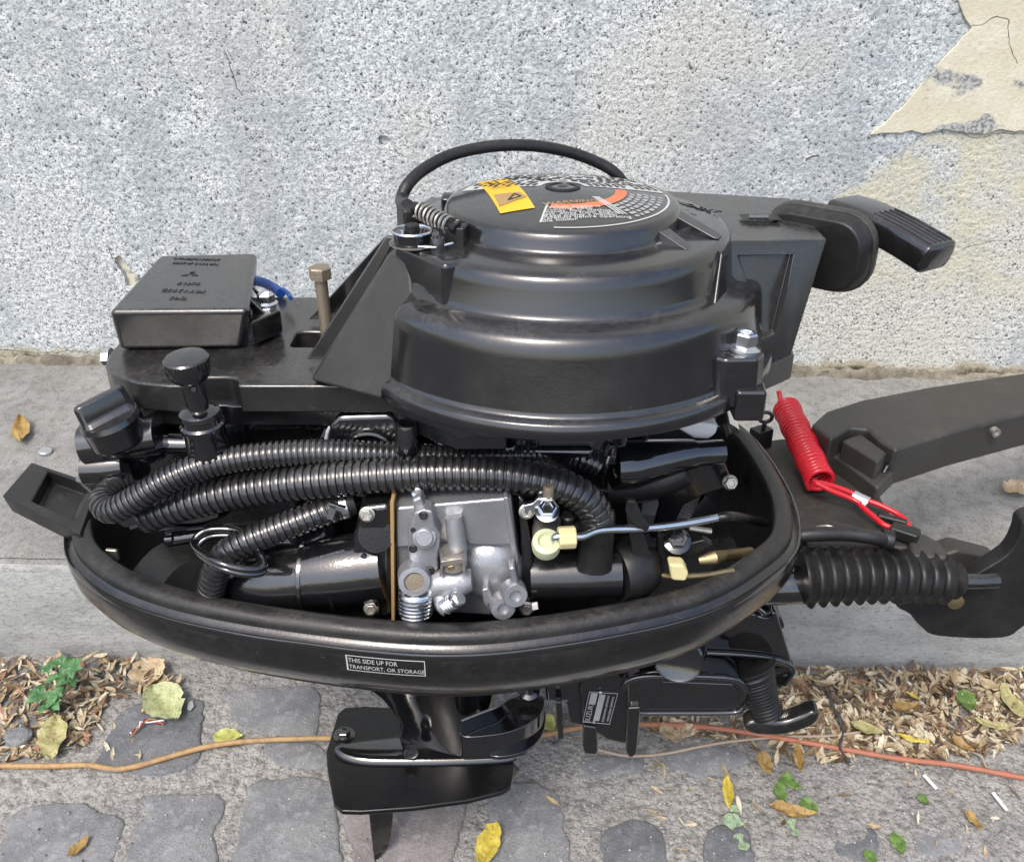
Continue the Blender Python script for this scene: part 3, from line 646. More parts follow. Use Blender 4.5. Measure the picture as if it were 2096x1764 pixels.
# ---------------- pulley, spring and cable at the corner of the cover
pc = A(845, 496, z=.2125); b = B()
zb = .2094; cyl = lambda prof, c, m, nm, par, n=32, ang=35: E_part(nm, B().lathe(prof, c, (0, 0, 1), n), m, par, ang=ang)
pul = cyl([(.0118, 0), (.0122, .0006), (.0122, .0018), (.0104, .0022), (.0104, .0068), (.0108, .0072)], (pc.x, pc.y, zb), PLASTIC, 'pulley', cover)
cyl([(.0124, 0), (.0124, .0010), (.0112, .0012)], (pc.x, pc.y, zb+.0004), STEEL, 'pulley_wire', pul)
b = B(); b.tube([Vector((pc.x+.0105*cos(a*pi/20), pc.y+.0105*sin(a*pi/20), zb+.0074)) for a in range(41)], .0009, 8); E_part('pulley_ring', b, ZINC, pul)
cyl([(.0040, 0), (.0040, .0035), (.0030, .0042)], (pc.x, pc.y, zb+.0070), DARK, 'pulley_cap', pul)
hexb('small_screw', (pc.x-.005, pc.y-.002, zb+.007), (0, 0, 1), .0014, .0012, None, ZINC, pul, False)
p2 = A(896, 505, z=.213); cyl([(.0042, 0), (.0044, .006), (.0036, .0085)], (p2.x, p2.y, zb-.002), PLASTIC, 'post', pul)
b = B(); b.tube([Vector((pc.x+.004, pc.y-.011, zb+.0022)), Vector((p2.x-.001, p2.y-.004, zb+.0026)), Vector((p2.x+.008, p2.y+.0005, zb+.0034))], .0007, 8); E_part('cable_wire', b, ZINC, pul)
b = B(); bl = A(930, 480, z=.216); b.box((bl.x, bl.y, zb+.0045), (.014, .011, .011), Matrix.Rotation(-.25, 3, 'Z')); b.box((bl.x-.001, bl.y+.001, zb+.0108), (.009, .006, .003), Matrix.Rotation(-.25, 3, 'Z')); E_part('cable_stop', b, RUBBER, cover, bevel=.001)
s0, s1 = A(858, 437, z=.223), A(925, 472, z=.219); b = B(); ns = 8.5
d = (s1-s0); dn = d.normalized(); a_ = dn.orthogonal().normalized(); c_2 = dn.cross(a_)
b.tube([s0+d*(k/170)+(a_*cos(2*pi*ns*k/170)+c_2*sin(2*pi*ns*k/170))*.0046 for k in range(171)], .0008, 6); E_part('return_spring', b, STEEL, cover)
b = B(); b.tube([s0-dn*.004, s1+dn*.004], .0028, 12); E_part('cable_core', b, DARK, cover)
hd_ = A(842, 445, z=.218); b = B(); b.box((hd_.x, hd_.y, .2155), (.013, .018, .0145), Matrix.Rotation(.35, 3, 'Z')); E_part('cable_holder', b, RUBBER, cover, bevel=.0018)
pth = spline([hd_+Vector((-.002, .002, .004)), A(822,418,y=.020), A(835,385,y=.030), A(870,352,y=.045), A(930,322,y=.060), A(1010,306,y=.075), A(1090,305,y=.085), A(1165,318,y=.095), A(1225,340,y=.100), A(1260,362,y=.100), A(1290,400,y=.10)], 10)
b = B(); b.tube(pth, .0038, 14); E_part('control_cable', b, RUBBER)
b = B(); kb_ = A(916, 410, z=.2185); b.loft([[Vector((kb_.x+x, kb_.y+y, z)) for x, y in rrect(.007, .016, .002, 3)] for z in (.2090, .2195)]); E_part('cover_tab', b, PLASTIC, cover, bevel=.001)

# ---------------- recoil housing and grip on the right
b = B()
bot = [Vector(p) for p in ((.120,-.060,.134),(.1675,-.021,.134),(.178,.060,.134),(.09,.085,.134))]
top = [Vector(p) for p in ((.098,-.030,.2055),(.176,-.026,.2055),(.178,.060,.2065),(.085,.075,.2085))]
b.hull8(bot, top); P = UP([(1585,560),(1625,560),(1600,700),(1560,700)], y=-.03)
pocket = B(); pocket.loft([[Vector((.142,-.085,.154)),Vector((.150,-.075,.154)),Vector((.150,-.034,.154)),Vector((.142,-.040,.154))],[Vector((.132,-.085,.198)),Vector((.157,-.07,.198)),Vector((.157,-.026,.198)),Vector((.126,-.030,.198))]])
hou = E_part('recoil_housing', b, PLASTIC2, cover, bevel=.004, seg=3, cut=[pocket])
b = B(); b.loft([[Vector(p) for p in ((.122,-.062,z),(.1690,-.023,z),(.1795,.061,z),(.09,.085,z))] for z in (.118, .1345)]); E_part('housing_foot', b, PLASTIC2, cover, bevel=.0015)
wn_ = UP([(1512,446),(1588,446),(1600,458),(1520,456)], z=.2078); b = B(); b.prism(wn_, (0, 0, .0003)); E_part('latch_window', b, DARK, cover)
wn_ = UP([(1532,449),(1572,449),(1572,455),(1532,455)], z=.2083); b = B(); b.prism(wn_, (0, 0, .0008)); E_part('latch_bar', b, PLASTIC, cover)
fc = Vector((.1815, .008, .190)); xd = Vector((.77, -.64, 0)).normalized(); nd = Vector((.64, .77, .0)).normalized()
M = basis(fc, xd, Vector((-.08, .0, 1)))
# basis z = x cross y
def fl(w_, h_, r, z, dx=0, dy=0): return [M @ Vector((x+dx, y+dy, z)) for x, y in rrect(w_, h_, r, 6)]
zs = 1 if (M.to_3x3() @ Vector((0, 0, 1))).dot(nd) > 0 else -1
b = B(); b.loft([fl(.060, .042, .016, -.009*zs), fl(.066, .046, .018, -.004*zs), fl(.068, .048, .019, .002*zs), fl(.067, .047, .0185, .0035*zs)]); flange = E_part('grip_flange', b, RUBBER, bevel=.0012)
b = B(); b.loft([fl(.068, .048, .019, .001*zs), fl(.070, .050, .020, .0025*zs), fl(.070, .050, .020, .0065*zs), fl(.066, .046, .018, .0085*zs)]); E_part('flange_rim', b, ARM, flange, ang=50)
# pull grip: curved bar, broad at the end
gp = spline([Vector((.2065, .0430, .2035)), Vector((.2166, .0255, .2030)), Vector((.2300, .0025, .1990)), Vector((.2400, -.0135, .1945)), Vector((.2440, -.0200, .1925))], 8); b = B(); b.tube([fc+nd*.004, fc+nd*.020+Vector((.002, 0, .006)), Vector((.2166, .0255, .201))], [.013, .010, .0105], 18); E_part('grip_neck', b, PLASTIC)
b = B(); rings = []
fr = frames(gp)
for i, (p, a_, c_2) in enumerate(fr):
    t = i/(len(fr)-1); tg = (gp[min(i+1, len(gp)-1)]-gp[max(i-1, 0)]).normalized(); sd_ = tg.cross(Vector((0, 0, 1))).normalized(); up_ = sd_.cross(tg)
    w_ = .030-.004*t; h_ = .0165+.0015*t-.004*max(0, t-.9)*10; w_ -= .005*max(0, t-.9)*10; rings.append([p+sd_*x+up_*y for x, y in rrect(w_, h_, .0045, 4)])
b.loft(rings); grip = E_part('pull_grip', b, PLASTIC, bevel=.0015)
for j in range(5):
    b = B(); off_ = -.009+.0045*j; pp = []
    for i in range(int(len(fr)*.35), int(len(fr)*.85)):
        p = gp[i]; tg = (gp[min(i+1, len(gp)-1)]-gp[max(i-1, 0)]).normalized(); sd_ = tg.cross(Vector((0, 0, 1))).normalized(); up_ = sd_.cross(tg); t = i/(len(fr)-1); pp.append(p+sd_*off_+up_*((.0165+.0015*t)/2))
    b.tube(pp, .0008, 6); E_part('grip_ridge', b, PLASTIC, grip)

# ---------------- powerhead under the cover
blk = B(); blk.box((-.03, .06, .045), (.24, .12, .13)); power = E_part('engine_block', blk, DARK, bevel=.006)
b = B(); b.box((-.145, -.006, .083), (.10, .05, .030)); b.box((-.06, -.012, .06), (.12, .06, .05)); E_part('crankcase', b, GLOSS, power, bevel=.004)
b = B(); b.box((.02, -.018, .092), (.10, .05, .05)); b.box((.0, -.035, .075), (.10, .03, .02)); E_part('cylinder_side', b, CAST, power, bevel=.004)
for u0, v0, u1, v1, y in ((505,862,620,890,-.034), (622,862,665,892,-.034), (300,862,380,905,-.02)):
    P = UP([(u0,v0),(u1,v0),(u1,v1),(u0,v1)], y=y); b = B(); b.prism(P, (0, .03, 0)); E_part('casting_block', b, GLOSS, power, bevel=.004)
# thermostat cover with old grease on its joint
path = UP([(668,905),(676,880),(700,876),(718,884),(745,872),(775,872),(800,884),(815,900),(826,925)], y=-.046)
b = B(); top_ = UP([(672,872),(690,852),(795,850),(826,868)], y=-.05)
b.prism(UP([(668,912),(670,878),(690,856),(800,852),(826,872),(832,930),(690,930)], y=-.048), (0, .03, 0)); ex_ = E_part('thermostat_cover', b, GLOSS, power, bevel=.005, seg=3)
b = B(); b.tube(resample(spline(path, 6), .0015), lambda t: .0011+.0005*noise.noise(Vector((t*40, 0, 0))), 7); E_part('grease_line', b, OLDP, ex_)
b = B(); b.tube(spline(UP([(712,912),(735,895),(765,893),(790,905),(808,925)], y=-.049), 6), .0022, 8); E_part('cover_ridge', b, CAST, ex_)
sp_ = A(831, 872, y=-.056); b = B(); b.lathe([(.0068, -.05), (.0066, -.002), (.0060, 0), (.0036, 0), (.0034, -.006), (.001, -.006)], sp_, (0, 0, 1), 24); E_part('stud_boss', b, CAST, power, ang=30)
for k, (u, v, r_) in enumerate(((1000,905,.004), (1040,915,.006), (905,905,.005), (1090,905,.004), (960,900,.003))):
    p = A(u, v, y=-.045); b = B(); b.lathe([(r_, -.03), (r_, 0), (r_*.8, .0015)], p, (0, -.3, 1), 14); E_part('casting_boss', b, CAST, power, ang=30)
# choke knob
ck = A(385, 752, y=-.070); ax = (A(385, 745, y=-.070)-A(424, 900, y=-.066)).normalized()
prof = lambda l: l
b = B(); nk = 72
def kr(r, z, kn=0): 
    q = ax.to_track_quat('Z', 'Y'); return [ck + q @ Vector(((r+(kn if k % 2 else 0))*cos(2*pi*k/nk), (r+(kn if k % 2 else 0))*sin(2*pi*k/nk), z)) for k in range(nk)]
b.loft([kr(.0095, -.0085), kr(.0115, -.006), kr(.0120, -.003, .0004), kr(.0120, .0035, .0004), kr(.0113, .0045), kr(.004, .0053)]); choke = E_part('choke_knob', b, PLASTIC, ang=35)
b = B(); b.lathe([(.0062, -.034), (.0062, -.008)], ck, ax, 24); E_part('knob_shaft', b, GLOSS, choke)
b = B(); b.lathe([(.0122, -.062), (.0118, -.042), (.0126, -.0405), (.0126, -.038), (.0112, -.0368), (.0108, -.0335), (.0118, -.0325), (.0112, -.0300), (.0075, -.0275)], ck, ax, 32); E_part('knob_sleeve', b, GLOSS, choke, ang=35)
hq = A(398, 803, y=-.0763); b = B(); b.lathe([(.0016, 0), (.0014, .0003)], hq, (0, -1, .35), 14); E_part('shaft_hole', b, DARK, choke)
# reservoir with filler cap and bottle neck
b = B(); b.loft([[Vector((x, y, z)) for x, y in ((-.272,-.030),(-.245,-.046),(-.20,-.046),(-.18,-.03),(-.18,.05),(-.26,.05),(-.272,.02))] for z in (.020, .088)]); resv = E_part('reservoir', b, GLOSS, bevel=.010, seg=4)
b = B(); b.tube(UP([(172,915),(178,915),(250,905),(330,894)], y=-.050), [.009, .0125, .0125, .0120], 24); E_part('reservoir_shoulder', b, GLOSS, resv)
b = B(); b.tube(UP([(174,962),(180,962),(225,960),(262,956)], y=-.050), [.008, .0115, .0115, .010], 24); E_part('reservoir_shoulder', b, GLOSS, resv)
b = B(); b.tube(UP([(262,916),(330,914),(395,916)], y=-.046), .0062, 18); nip = E_part('nipple', b, GLOSS, resv)
b = B(); b.lathe([(.0072, 0), (.0074, .001), (.0074, .003), (.007, .004)], A(268, 916, y=-.046), (1, 0, -.03), 20); E_part('nipple_ring', b, RUBBER, nip)
b = B(); b.tube(spline(UP([(205,960),(225,985),(255,1000)], y=-.03), 5), lambda t: .016-.004*t, 20); E_part('outlet_elbow', b, GLOSS, resv)
b = B(); el = A(262, 1000, y=-.035); b.lathe([(.0115, -.003), (.012, -.002), (.012, .002), (.0115, .003)], el, (.6, -.5, -.3), 24); E_part('elbow_ring', b, RUBBER, resv); b = B(); b.lathe([(.0098, .002), (.0102, .003), (.0102, .0075), (.0098, .008)], el, (.6, -.5, -.3), 24); E_part('elbow_band', b, WHITE, resv)
cc = A(226, 862, y=-.058); ca = Vector((-.20, -.12, 1)).normalized(); b = B(); b.lathe([(.0150, -.016), (.0165, -.014), (.0172, -.002), (.0175, -.001), (.0170, .0005), (.0165, .002), (.010, .0022)], cc, ca, 36); cap_ = E_part('filler_cap', b, PLASTIC, ang=30)
Mq = basis(cc, (-.30, .95, .0), ca.cross(Vector((-.30, .95, 0))).normalized() if True else None)
xg = Vector((.75, .60, .2)); xg = (xg-ca*xg.dot(ca)).normalized(); yg = ca.cross(xg)
b = B(); b.loft([[cc+xg*x*s_+yg*y*s2+ca*z for x, y in rrect(.033, .012, .005, 5)] for s_, s2, z in ((.96, 1.35, .001), (.93, .75, .005), (.91, .60, .013), (.84, .42, .0155))]); E_part('cap_wing', b, PLASTIC, cap_, bevel=.001)

# ---------------- carrying handle on the left
tz = .006; hl = UP([(5,1018),(64,950),(200,995),(165,1098)], z=tz); hl2 = [p+Vector((.004, 0, -.014)) for p in hl]
ci = UP([(66,1030),(100,968),(190,1000),(156,1070)], z=tz); cf = [p+Vector((0, 0, -.010)) for p in ci]
b = B(); b.loft([hl2, hl, ci, cf], True, True); E_part('carrying_handle', b, RUBBER, bevel=.0018, seg=3)

# ---------------- corrugated hoses
h1 = spline([A(262,994,y=-.052), A(232,1006,y=-.062), A(213,1034,y=-.074), A(232,1050,y=-.082), A(280,1026,y=-.082), A(340,990,y=-.078), A(420,958,y=-.072), A(520,940,y=-.066), A(640,932,y=-.060), A(760,934,y=-.056), A(900,940,y=-.050), A(1040,938,y=-.046), A(1140,935,y=-.042), A(1200,946,y=-.044), A(1240,966,y=-.046)], 10)
E_part('corrugated_hose', corrugated(h1, .0080, .0067, .0035, 20), HOSE, ang=50)
h2 = spline([A(300,1064,y=-.066), A(335,1050,y=-.068), A(420,1026,y=-.068), A(520,1006,y=-.068), A(650,990,y=-.069), A(800,978,y=-.070), A(920,973,y=-.071), A(1040,977,y=-.072), A(1130,994,y=-.073), A(1190,1022,y=-.074), A(1220,1056,y=-.075), A(1226,1075,y=-.076)], 10)
E_part('corrugated_hose', corrugated(h2, .0104, .0089, .0048, 24), HOSE, ang=50)
h3 = spline([A(700,1040,y=-.066), A(640,1062,y=-.072), A(560,1092,y=-.078), A(495,1118,y=-.082), A(455,1150,y=-.084), A(438,1190,y=-.082), A(432,1225,y=-.078), A(430,1250,y=-.074)], 10)
E_part('corrugated_hose', corrugated(h3, .0086, .0072, .0043, 22), HOSE, ang=50)
b = B(); q = A(690, 1044, y=-.067); ax3 = (A(720, 1036, y=-.064)-A(650, 1060, y=-.070)).normalized(); b.lathe([(.0078, -.012), (.0080, .010), (.0078, .011)], q, ax3, 20); cuff = E_part('hose_cuff', b, RUBBER)
b = B(); b.lathe([(.0084, .002), (.0086, .0022), (.0086, .0062), (.0084, .0064)], q, ax3, 24); b.box(A(680, 1052, y=-.078), (.004, .003, .010), Matrix.Rotation(.3, 3, 'Y')); b.box(A(690, 1042, y=-.078), (.010, .003, .003), Matrix.Rotation(.4, 3, 'Y')); E_part('hose_clip', b, ZINC, cuff, bevel=.0005)
# end caps of the hoses
ce_ = A(1222, 1080, y=-.076); b = B(); b.lathe([(.0108, -.028), (.0104, -.010), (.0108, -.009), (.0110, 0), (.0106, .004), (.0088, .006)], ce_, (.03, .12, 1), 28); E_part('hose_boot', b, RUBBER, ang=35)
rg_ = A(1243, 958, y=-.044); b = B(); rr_ = []
for k in range(49):
    a = 2*pi*k/48; rr_.append(rg_+Vector((.25*.012*cos(a)+.002*sin(a), -.4*.0145*sin(a)*.5, .0135*sin(a)+0*cos(a)))+Vector((0, .0085*cos(a), 0)))
b.tube(rr_, .0014, 8); E_part('retaining_ring', b, GLOSS)
# wire loops round the lower hose
for du, dv, sc2 in ((0, 0, 1.0), (4, 12, .96)):
    lp = spline([A(467+(u-467)*sc2+du, 1130+(v-1130)*sc2+dv, y=yy) for u, v, yy in ((398,1120,-.080),(420,1092,-.072),(470,1088,-.070),(500,1100,-.072),(540,1150,-.092),(532,1168,-.099),(490,1168,-.103),(440,1152,-.100))], 8, True)
    b = B(); b.tube(lp+[lp[0], lp[1]], .0021, 10); E_part('wire_loop', b, GLOSS)

# ---------------- intake manifold, carburettor and air horn
b = B(); mp = spline([A(488,1190,y=-.050), A(515,1195,y=-.060), A(560,1190,y=-.066), A(610,1182,y=-.068), A(690,1172,y=-.070), A(745,1165,y=-.070), A(790,1160,y=-.070)], 8); b.tube(mp, lambda t: .010+.0125*min(1, t*3.6)**.55, 32)
man = E_part('intake_manifold', b, CAST, ang=60)
b = B(); b.tube(spline([A(600,1180,y=-.067), A(640,1130,y=-.058), A(650,1080,y=-.046), A(655,1050,y=-.036)], 6), .016, 24); E_part('manifold_runner', b, CAST, man)
for u, hw in ((628, .0018), (690, .0016)):
    p = A(u, 1180, y=-.0685); b = B(); b.lathe([(.0222, -hw), (.0238, -hw*.6), (.0238, hw*.6), (.0222, hw)], p, (1, 0, 0), 36); E_part('casting_rib', b, CAST, man)
P = UP([(737,1045),(800,1038),(800,1272),(742,1268),(716,1180),(722,1110)], y=-.082); b = B(); b.prism(P, (0, .05, 0)); mf = E_part('manifold_flange', b, CAST, man, bevel=.004, seg=3)
p = A(770, 1100, y=-.0825); b = B(); b.lathe([(.0002, .0012), (.0105, .0010), (.0112, 0)], p, (0, -1, .35), 32); E_part('flange_recess', b, DARK, man, ang=30)
b = B(); b.tube(spline(UP([(742,1140),(765,1162),(770,1200),(772,1262)], y=-.0835), 6), .0018, 10); E_part('flange_edge', b, CAST, man)
b = B(); b.prism(UP([(799,1034),(806,1033),(808,1276),(802,1276)], y=-.085), (0, .05, 0)); E_part('gasket', b, GASKET)
YC = -.078
b = B(); P = UP([(807,1038),(1045,1022),(1062,1140),(1066,1180),(1062,1262),(1000,1266),(930,1262),(880,1258),(815,1262)], y=YC); b.prism(P, (0, .055, 0)); carb = E_part('carburettor', b, ALU, bevel=.003, seg=3)
cp = lambda u, v, y=YC: A(u, v, y=y)
def slab(name, l, y, d, m, par, bev=.001): 
    b = B(); b.prism(UP(l, y=y), (0, d, 0)); return E_part(name, b, m, par, bevel=bev)
slab('upper_body', [(812,1045),(1046,1024),(1058,1122),(960,1122),(952,1114),(812,1128)], YC-.004, .02, ALU, carb, .002)
slab('body_rib', [(1030,1024),(1040,1023),(1062,1150),(1058,1180),(1048,1150)], YC-.006, .01, ALU, carb, .001)
b = B(); b.lathe([(.001, .0075), (.012, .0065), (.0185, .003), (.0215, -.002)], cp(1000, 1172), (0, -1, .1), 36); bo = E_part('float_bulge', b, ALU, carb, ang=60)
for v_ in bo.data.vertices: pass
# side plate with screw holes
pl = [(848,1055),(868,1048),(886,1052),(890,1080),(902,1100),(900,1125),(896,1150),(898,1170),(880,1185),(862,1176),(836,1150),(834,1100)]
b = B(); b.prism(UP(pl, y=YC-.014), (0, .012, 0)); sp2 = E_part('diaphragm_plate', b, ALU, carb, bevel=.0015)
for u, v, r_ in ((867,1060,.0021), (880,1172,.0024), (846,1128,.0020), (846,1090,.0012)):
    b = B(); b.lathe([(r_*1.25, 0), (r_*1.2, .0006), (r_, .0006), (r_*.9, .0002), (r_*.1, .0001)], cp(u, v, YC-.0142), (0, -1, .3), 16); E_part('screw_hole', b, DARK, sp2, ang=30)
b = B(); b.lathe([(.0066, 0), (.0066, .0008), (.0054, .0010), (.0052, .0022), (.0046, .0026)], cp(869, 1104, YC-.0142), (0, -1, .3), 28); E_part('welch_plug', b, ALU, sp2, ang=30)
slab('lug', [(842,1030),(862,1022),(872,1050),(850,1060)], YC-.010, .012, ALU, carb, .002)
b = B(); b.tube([cp(928, 1062, YC-.007), cp(936, 1118, YC-.010), cp(936, 1150, YC-.012)], [.0052, .0055, .0058], 20); E_part('needle_tower', b, ALU, carb, ang=60)
b = B(); b.tube([cp(925,1128,YC-.013), cp(928,1150,YC-.014), cp(930,1163,YC-.014)], .0075, 20); E_part('tower_sleeve', b, STEEL, carb)
slab('stay_clip', [(902,1155),(945,1148),(952,1152),(952,1180),(948,1180),(946,1158),(908,1164),(904,1185),(900,1185)], YC-.022, .006, STEEL, carb, .0003)
slab('clip_window', [(915,1165),(930,1162),(931,1172),(916,1174)], YC-.0225, .004, BRASS, carb, .001)
b = B(); b.tube([cp(862,1205,YC-.012), cp(905,1198,YC-.014), cp(950,1193,YC-.014), cp(966,1192,YC-.014)], [.0085, .0088, .0088, .0062], 24); E_part('fuel_gallery', b, ALU, carb, ang=60)
b = B(); b.lathe([(.0098, -.012), (.0092, -.001), (.0090, 0), (.0060, .0002), (.0056, -.0015), (.001, -.0018)], cp(848, 1196, YC-.024), (.1, -1, .25), 28); E_part('fuel_inlet', b, ALU, carb, ang=30)
b = B(); b.lathe([(.0056, 0), (.0002, .0003)], cp(850, 1197, YC-.0236), (.1, -1, .25), 20); E_part('inlet_bore', b, RUSTY, carb)
# idle spring on its screw
ia, ib = cp(852, 1212, YC-.018), cp(850, 1262, YC-.022); d = ib-ia; dn = d.normalized(); a_ = dn.orthogonal().normalized(); c_2 = dn.cross(a_); b = B()
b.tube([ia+d*(k/160)+(a_*cos(2*pi*7*k/160)+c_2*sin(2*pi*7*k/160))*.0092 for k in range(161)], .0012, 6); spr = E_part('idle_spring', b, ZINC, carb)
b = B(); b.tube([ia-dn*.002, ib], .0068, 20); E_part('idle_screw', b, STEEL, carb)
b = B(); b.lathe([(.0094, 0), (.0098, .0006), (.0098, .0022), (.0092, .003)], ib-dn*.003, dn, 28); E_part('spring_seat', b, BRASS, carb)
b = B(); b.lathe([(.0086, 0), (.0084, .003), (.006, .0042), (.001, .0044)], ib-dn*.0005, dn, 28); E_part('screw_head', b, CAST, carb, ang=35)
b = B(); b.tube(spline([cp(897,1205,YC-.014), cp(903,1225,YC-.018), cp(908,1243,YC-.021), cp(918,1252,YC-.023)], 5), .0050, 16); E_part('drain_elbow', b, ALU, carb)
b = B(); b.lathe([(.0056, -.001), (.006, 0), (.006, .0012), (.005, .002)], cp(897,1208,YC-.016), (.1, -.5, -1), 20); E_part('elbow_collar', b, ALU, carb, ang=30)
sa, sb = cp(912,1246,YC-.024), cp(937,1231,YC-.026); d = sb-sa; dn = d.normalized(); a_ = dn.orthogonal().normalized(); c_2 = dn.cross(a_); b = B()
b.tube([sa+d*(k/110*.72)+(a_*cos(2*pi*4.5*k/110)+c_2*sin(2*pi*4.5*k/110))*.0044 for k in range(111)], .0009, 6); b.lathe([(.0030, -.010), (.0030, 0), (.0048, 0), (.0050, .002), (.0040, .0034), (.001, .0038)], sb-dn*.001, dn, 20); E_part('mixture_screw', b, ZINC, carb, ang=35)
slab('bracket_leg', [(1040,1168),(1054,1166),(1066,1220),(1052,1226)], YC-.018, .010, ALU, carb, .0015)
slab('bracket_foot', [(985,1212),(1000,1208),(1012,1240),(990,1244)], YC-.016, .010, ALU, carb, .0015)
b = B(); b.tube([cp(1000,1240,YC-.008), cp(1050,1212,YC-.010)], .0040, 14); E_part('bracket_web', b, ALU, carb)
for u, v in ((1030,1250), (1055,1224)):
    b = B(); b.lathe([(.0078, -.008), (.0074, 0), (.0070, .0008), (.0038, .0008), (.0034, -.002), (.001, -.002)], cp(u, v, YC-.020), (.2, -1, .2), 22); E_part('screw_boss', b, ALU, carb, ang=30)
slab('insulator', [(1060,1020),(1074,1030),(1090,1140),(1090,1262),(1066,1272),(1068,1150)], YC-.003, .05, PLASTIC, MOTOR, .002)
# air horn
b = B(); b.tube([A(1086,1180,y=-.070), A(1180,1178,y=-.070), A(1265,1174,y=-.068)], .0158, 36, False); horn = E_part('air_horn', b, PLASTIC)
b = B(); rr_ = [A(1258,1176,y=-.068), A(1272,1172,y=-.066), A(1300,1165,y=-.062), A(1325,1158,y=-.058), A(1342,1153,y=-.056)]; b.tube(rr_, [.0185, .0205, .0200, .0165, .0100], 32); E_part('horn_sleeve', b, RUBBER, horn, ang=60)
b = B(); b.lathe([(.0002, .0002), (.0070, .0), (.0085, -.0012)], A(1343,1152,y=-.058), (1, -.15, .1), 24); E_part('horn_end', b, CAST, horn)
# levers, ball joint and rod
cy_ = lambda nm, prof, p, m, par=None, ax=(0, -.15, 1), n=22: E_part(nm, B().lathe(prof, p, ax, n), m, par, ang=32)
lv = cy_('pivot_spring', [(.0078, -.016), (.0088, -.014), (.0080, -.012), (.0088, -.010), (.0080, -.008), (.0088, -.006), (.0080, -.004), (.0080, 0)], A(1120,1070,y=-.078), STEEL)
slab('pivot_lever', [(1072,1040),(1090,1036),(1100,1026),(1130,1024),(1146,1048),(1140,1066),(1108,1066),(1098,1050),(1084,1052),(1082,1062),(1074,1060)], -.086, .004, ZINC, lv, .0008)
hexb('pivot_bolt', A(1120,1052,y=-.088), (0, -.5, 1), .0055, .005, .0072, ZINC, lv)
cy_('pivot_post', [(.0032, 0), (.0032, .012), (.0026, .013)], A(1122,1034,y=-.082), RUSTY, lv)
cy_('rubber_plug', [(.0085, -.014), (.0080, 0), (.0045, .001), (.0045, .006), (.0035, .007)], A(1162,1076,y=-.074), RUBBER)
rod = spline([A(1132,1116,y=-.094), A(1136,1106,y=-.096), A(1150,1102,y=-.096), A(1190,1103,y=-.094), A(1230,1090,y=-.088), A(1320,1086,y=-.080), A(1380,1080,y=-.074), A(1430,1072,y=-.068), A(1470,1064,y=-.062)], 8)
b = B(); b.tube(rod, .0024, 14); rd = E_part('throttle_rod', b, ZINC)
b = B(); b.tube([A(1142,1106,y=-.094), A(1178,1104,y=-.093)], .0068, 8); E_part('rod_clip', b, YEL, rd, bevel=.001)
b = B(); b.lathe([(.0082, -.005), (.0086, 0), (.0080, .0035), (.0050, .0045), (.0040, .002), (.001, .002)], A(1118,1118,y=-.094), (0, -.6, 1), 26); E_part('rod_end', b, PGRN, rd, ang=35)
b = B(); b.tube([A(1118,1126,y=-.094), A(1124,1140,y=-.094)], .0045, 14); E_part('rod_end_foot', b, PGRN, rd)
b = B(); b.tube(spline([A(1470,1064,y=-.062), A(1500,1062,y=-.056), A(1535,1068,z=-.004), A(1572,1076,z=-.020)], 5), .0030, 12); E_part('dark_rod', b, DARK)
slab('rod_stay', [(1284,1030),(1300,1032),(1316,1066),(1330,1086),(1322,1096),(1290,1072),(1280,1050)], -.086, .004, DARK, MOTOR, .001)
b = B(); b.prism(UP([(1280,1050),(1300,1036),(1330,1140),(1300,1170)], y=-.074), (0, .003, 0)); E_part('stay_plate', b, PLASTIC)
# polished tube and its bracket at the right
b = B(); b.tube([A(1255,958,y=-.040), A(1290,956,y=-.038), A(1350,945,y=-.034), A(1420,934,y=-.030), A(1425,934,y=-.030), A(1478,930,y=-.027)], [.0155, .0155, .0125, .0094, .0082, .0078], 32); pol = E_part('polished_tube', b, GLOSS, ang=50)
slab('tube_bracket', [(1330,985),(1420,950),(1480,945),(1492,975),(1500,1000),(1470,1010),(1440,1020),(1400,1040),(1370,1100),(1330,1110),(1350,1040)], -.018, .006, CAST, MOTOR, .002)
hexb('bracket_bolt', A(1493,992,y=-.022), (0, -1, .4), .0042, .005, .005, STEEL, pol)
b = B(); b.tube(spline([A(1245,1002,y=-.026), A(1300,1000,y=-.028), A(1360,985,y=-.030), A(1400,965,y=-.030)], 6), .0105, 20); E_part('lower_tube', b, RUBBER)
slab('white_guide', [(1384,882),(1420,868),(1470,876),(1466,893),(1450,906),(1420,904)], -.018, .012, WHITE, MOTOR, .002)
b = B(); pb = [A(u, v, y=-.012) for u, v in ((1468,880),(1490,872),(1512,885),(1510,893),(1495,892),(1487,902),(1486,915))]; b.loft([[p+Vector((0, 0, 0)) for p in spline(pb, 5)], [p+Vector((0, .012, .004)) for p in spline(pb, 5)]], False, False, closed=False); E_part('spring_clip', b, ZINC, ang=70)
for a_, b_, y in (((1360,1020),(1330,1120),-.05), ((1420,1040),(1400,1110),-.04), ((1380,1110),(1440,1090),-.06)):
    pass
slab('shift_plate', [(1345,1100),(1400,1120),(1440,1110),(1460,1120),(1390,1160),(1345,1150)], -.062, .006, DARK, MOTOR, .001)
hexb('plate_bolt', A(1385,1112,y=-.066), (0, -.8, 1), .006, .006, .0085, CAST)
b = B(); b.tube([A(1430,1152,y=-.066), A(1455,1147,y=-.066), A(1480,1142,z=-.006), A(1535,1136,z=-.014)], [.0022, .0042, .0038, .0042], 18); E_part('cable_end', b, BRASS)
b = B(); b.tube([A(1345,1180,y=-.070), A(1380,1186,y=-.070), A(1440,1182,y=-.066), A(1500,1172,y=-.06)], .0018, 12); cr = E_part('shift_rod', b, BRASS)
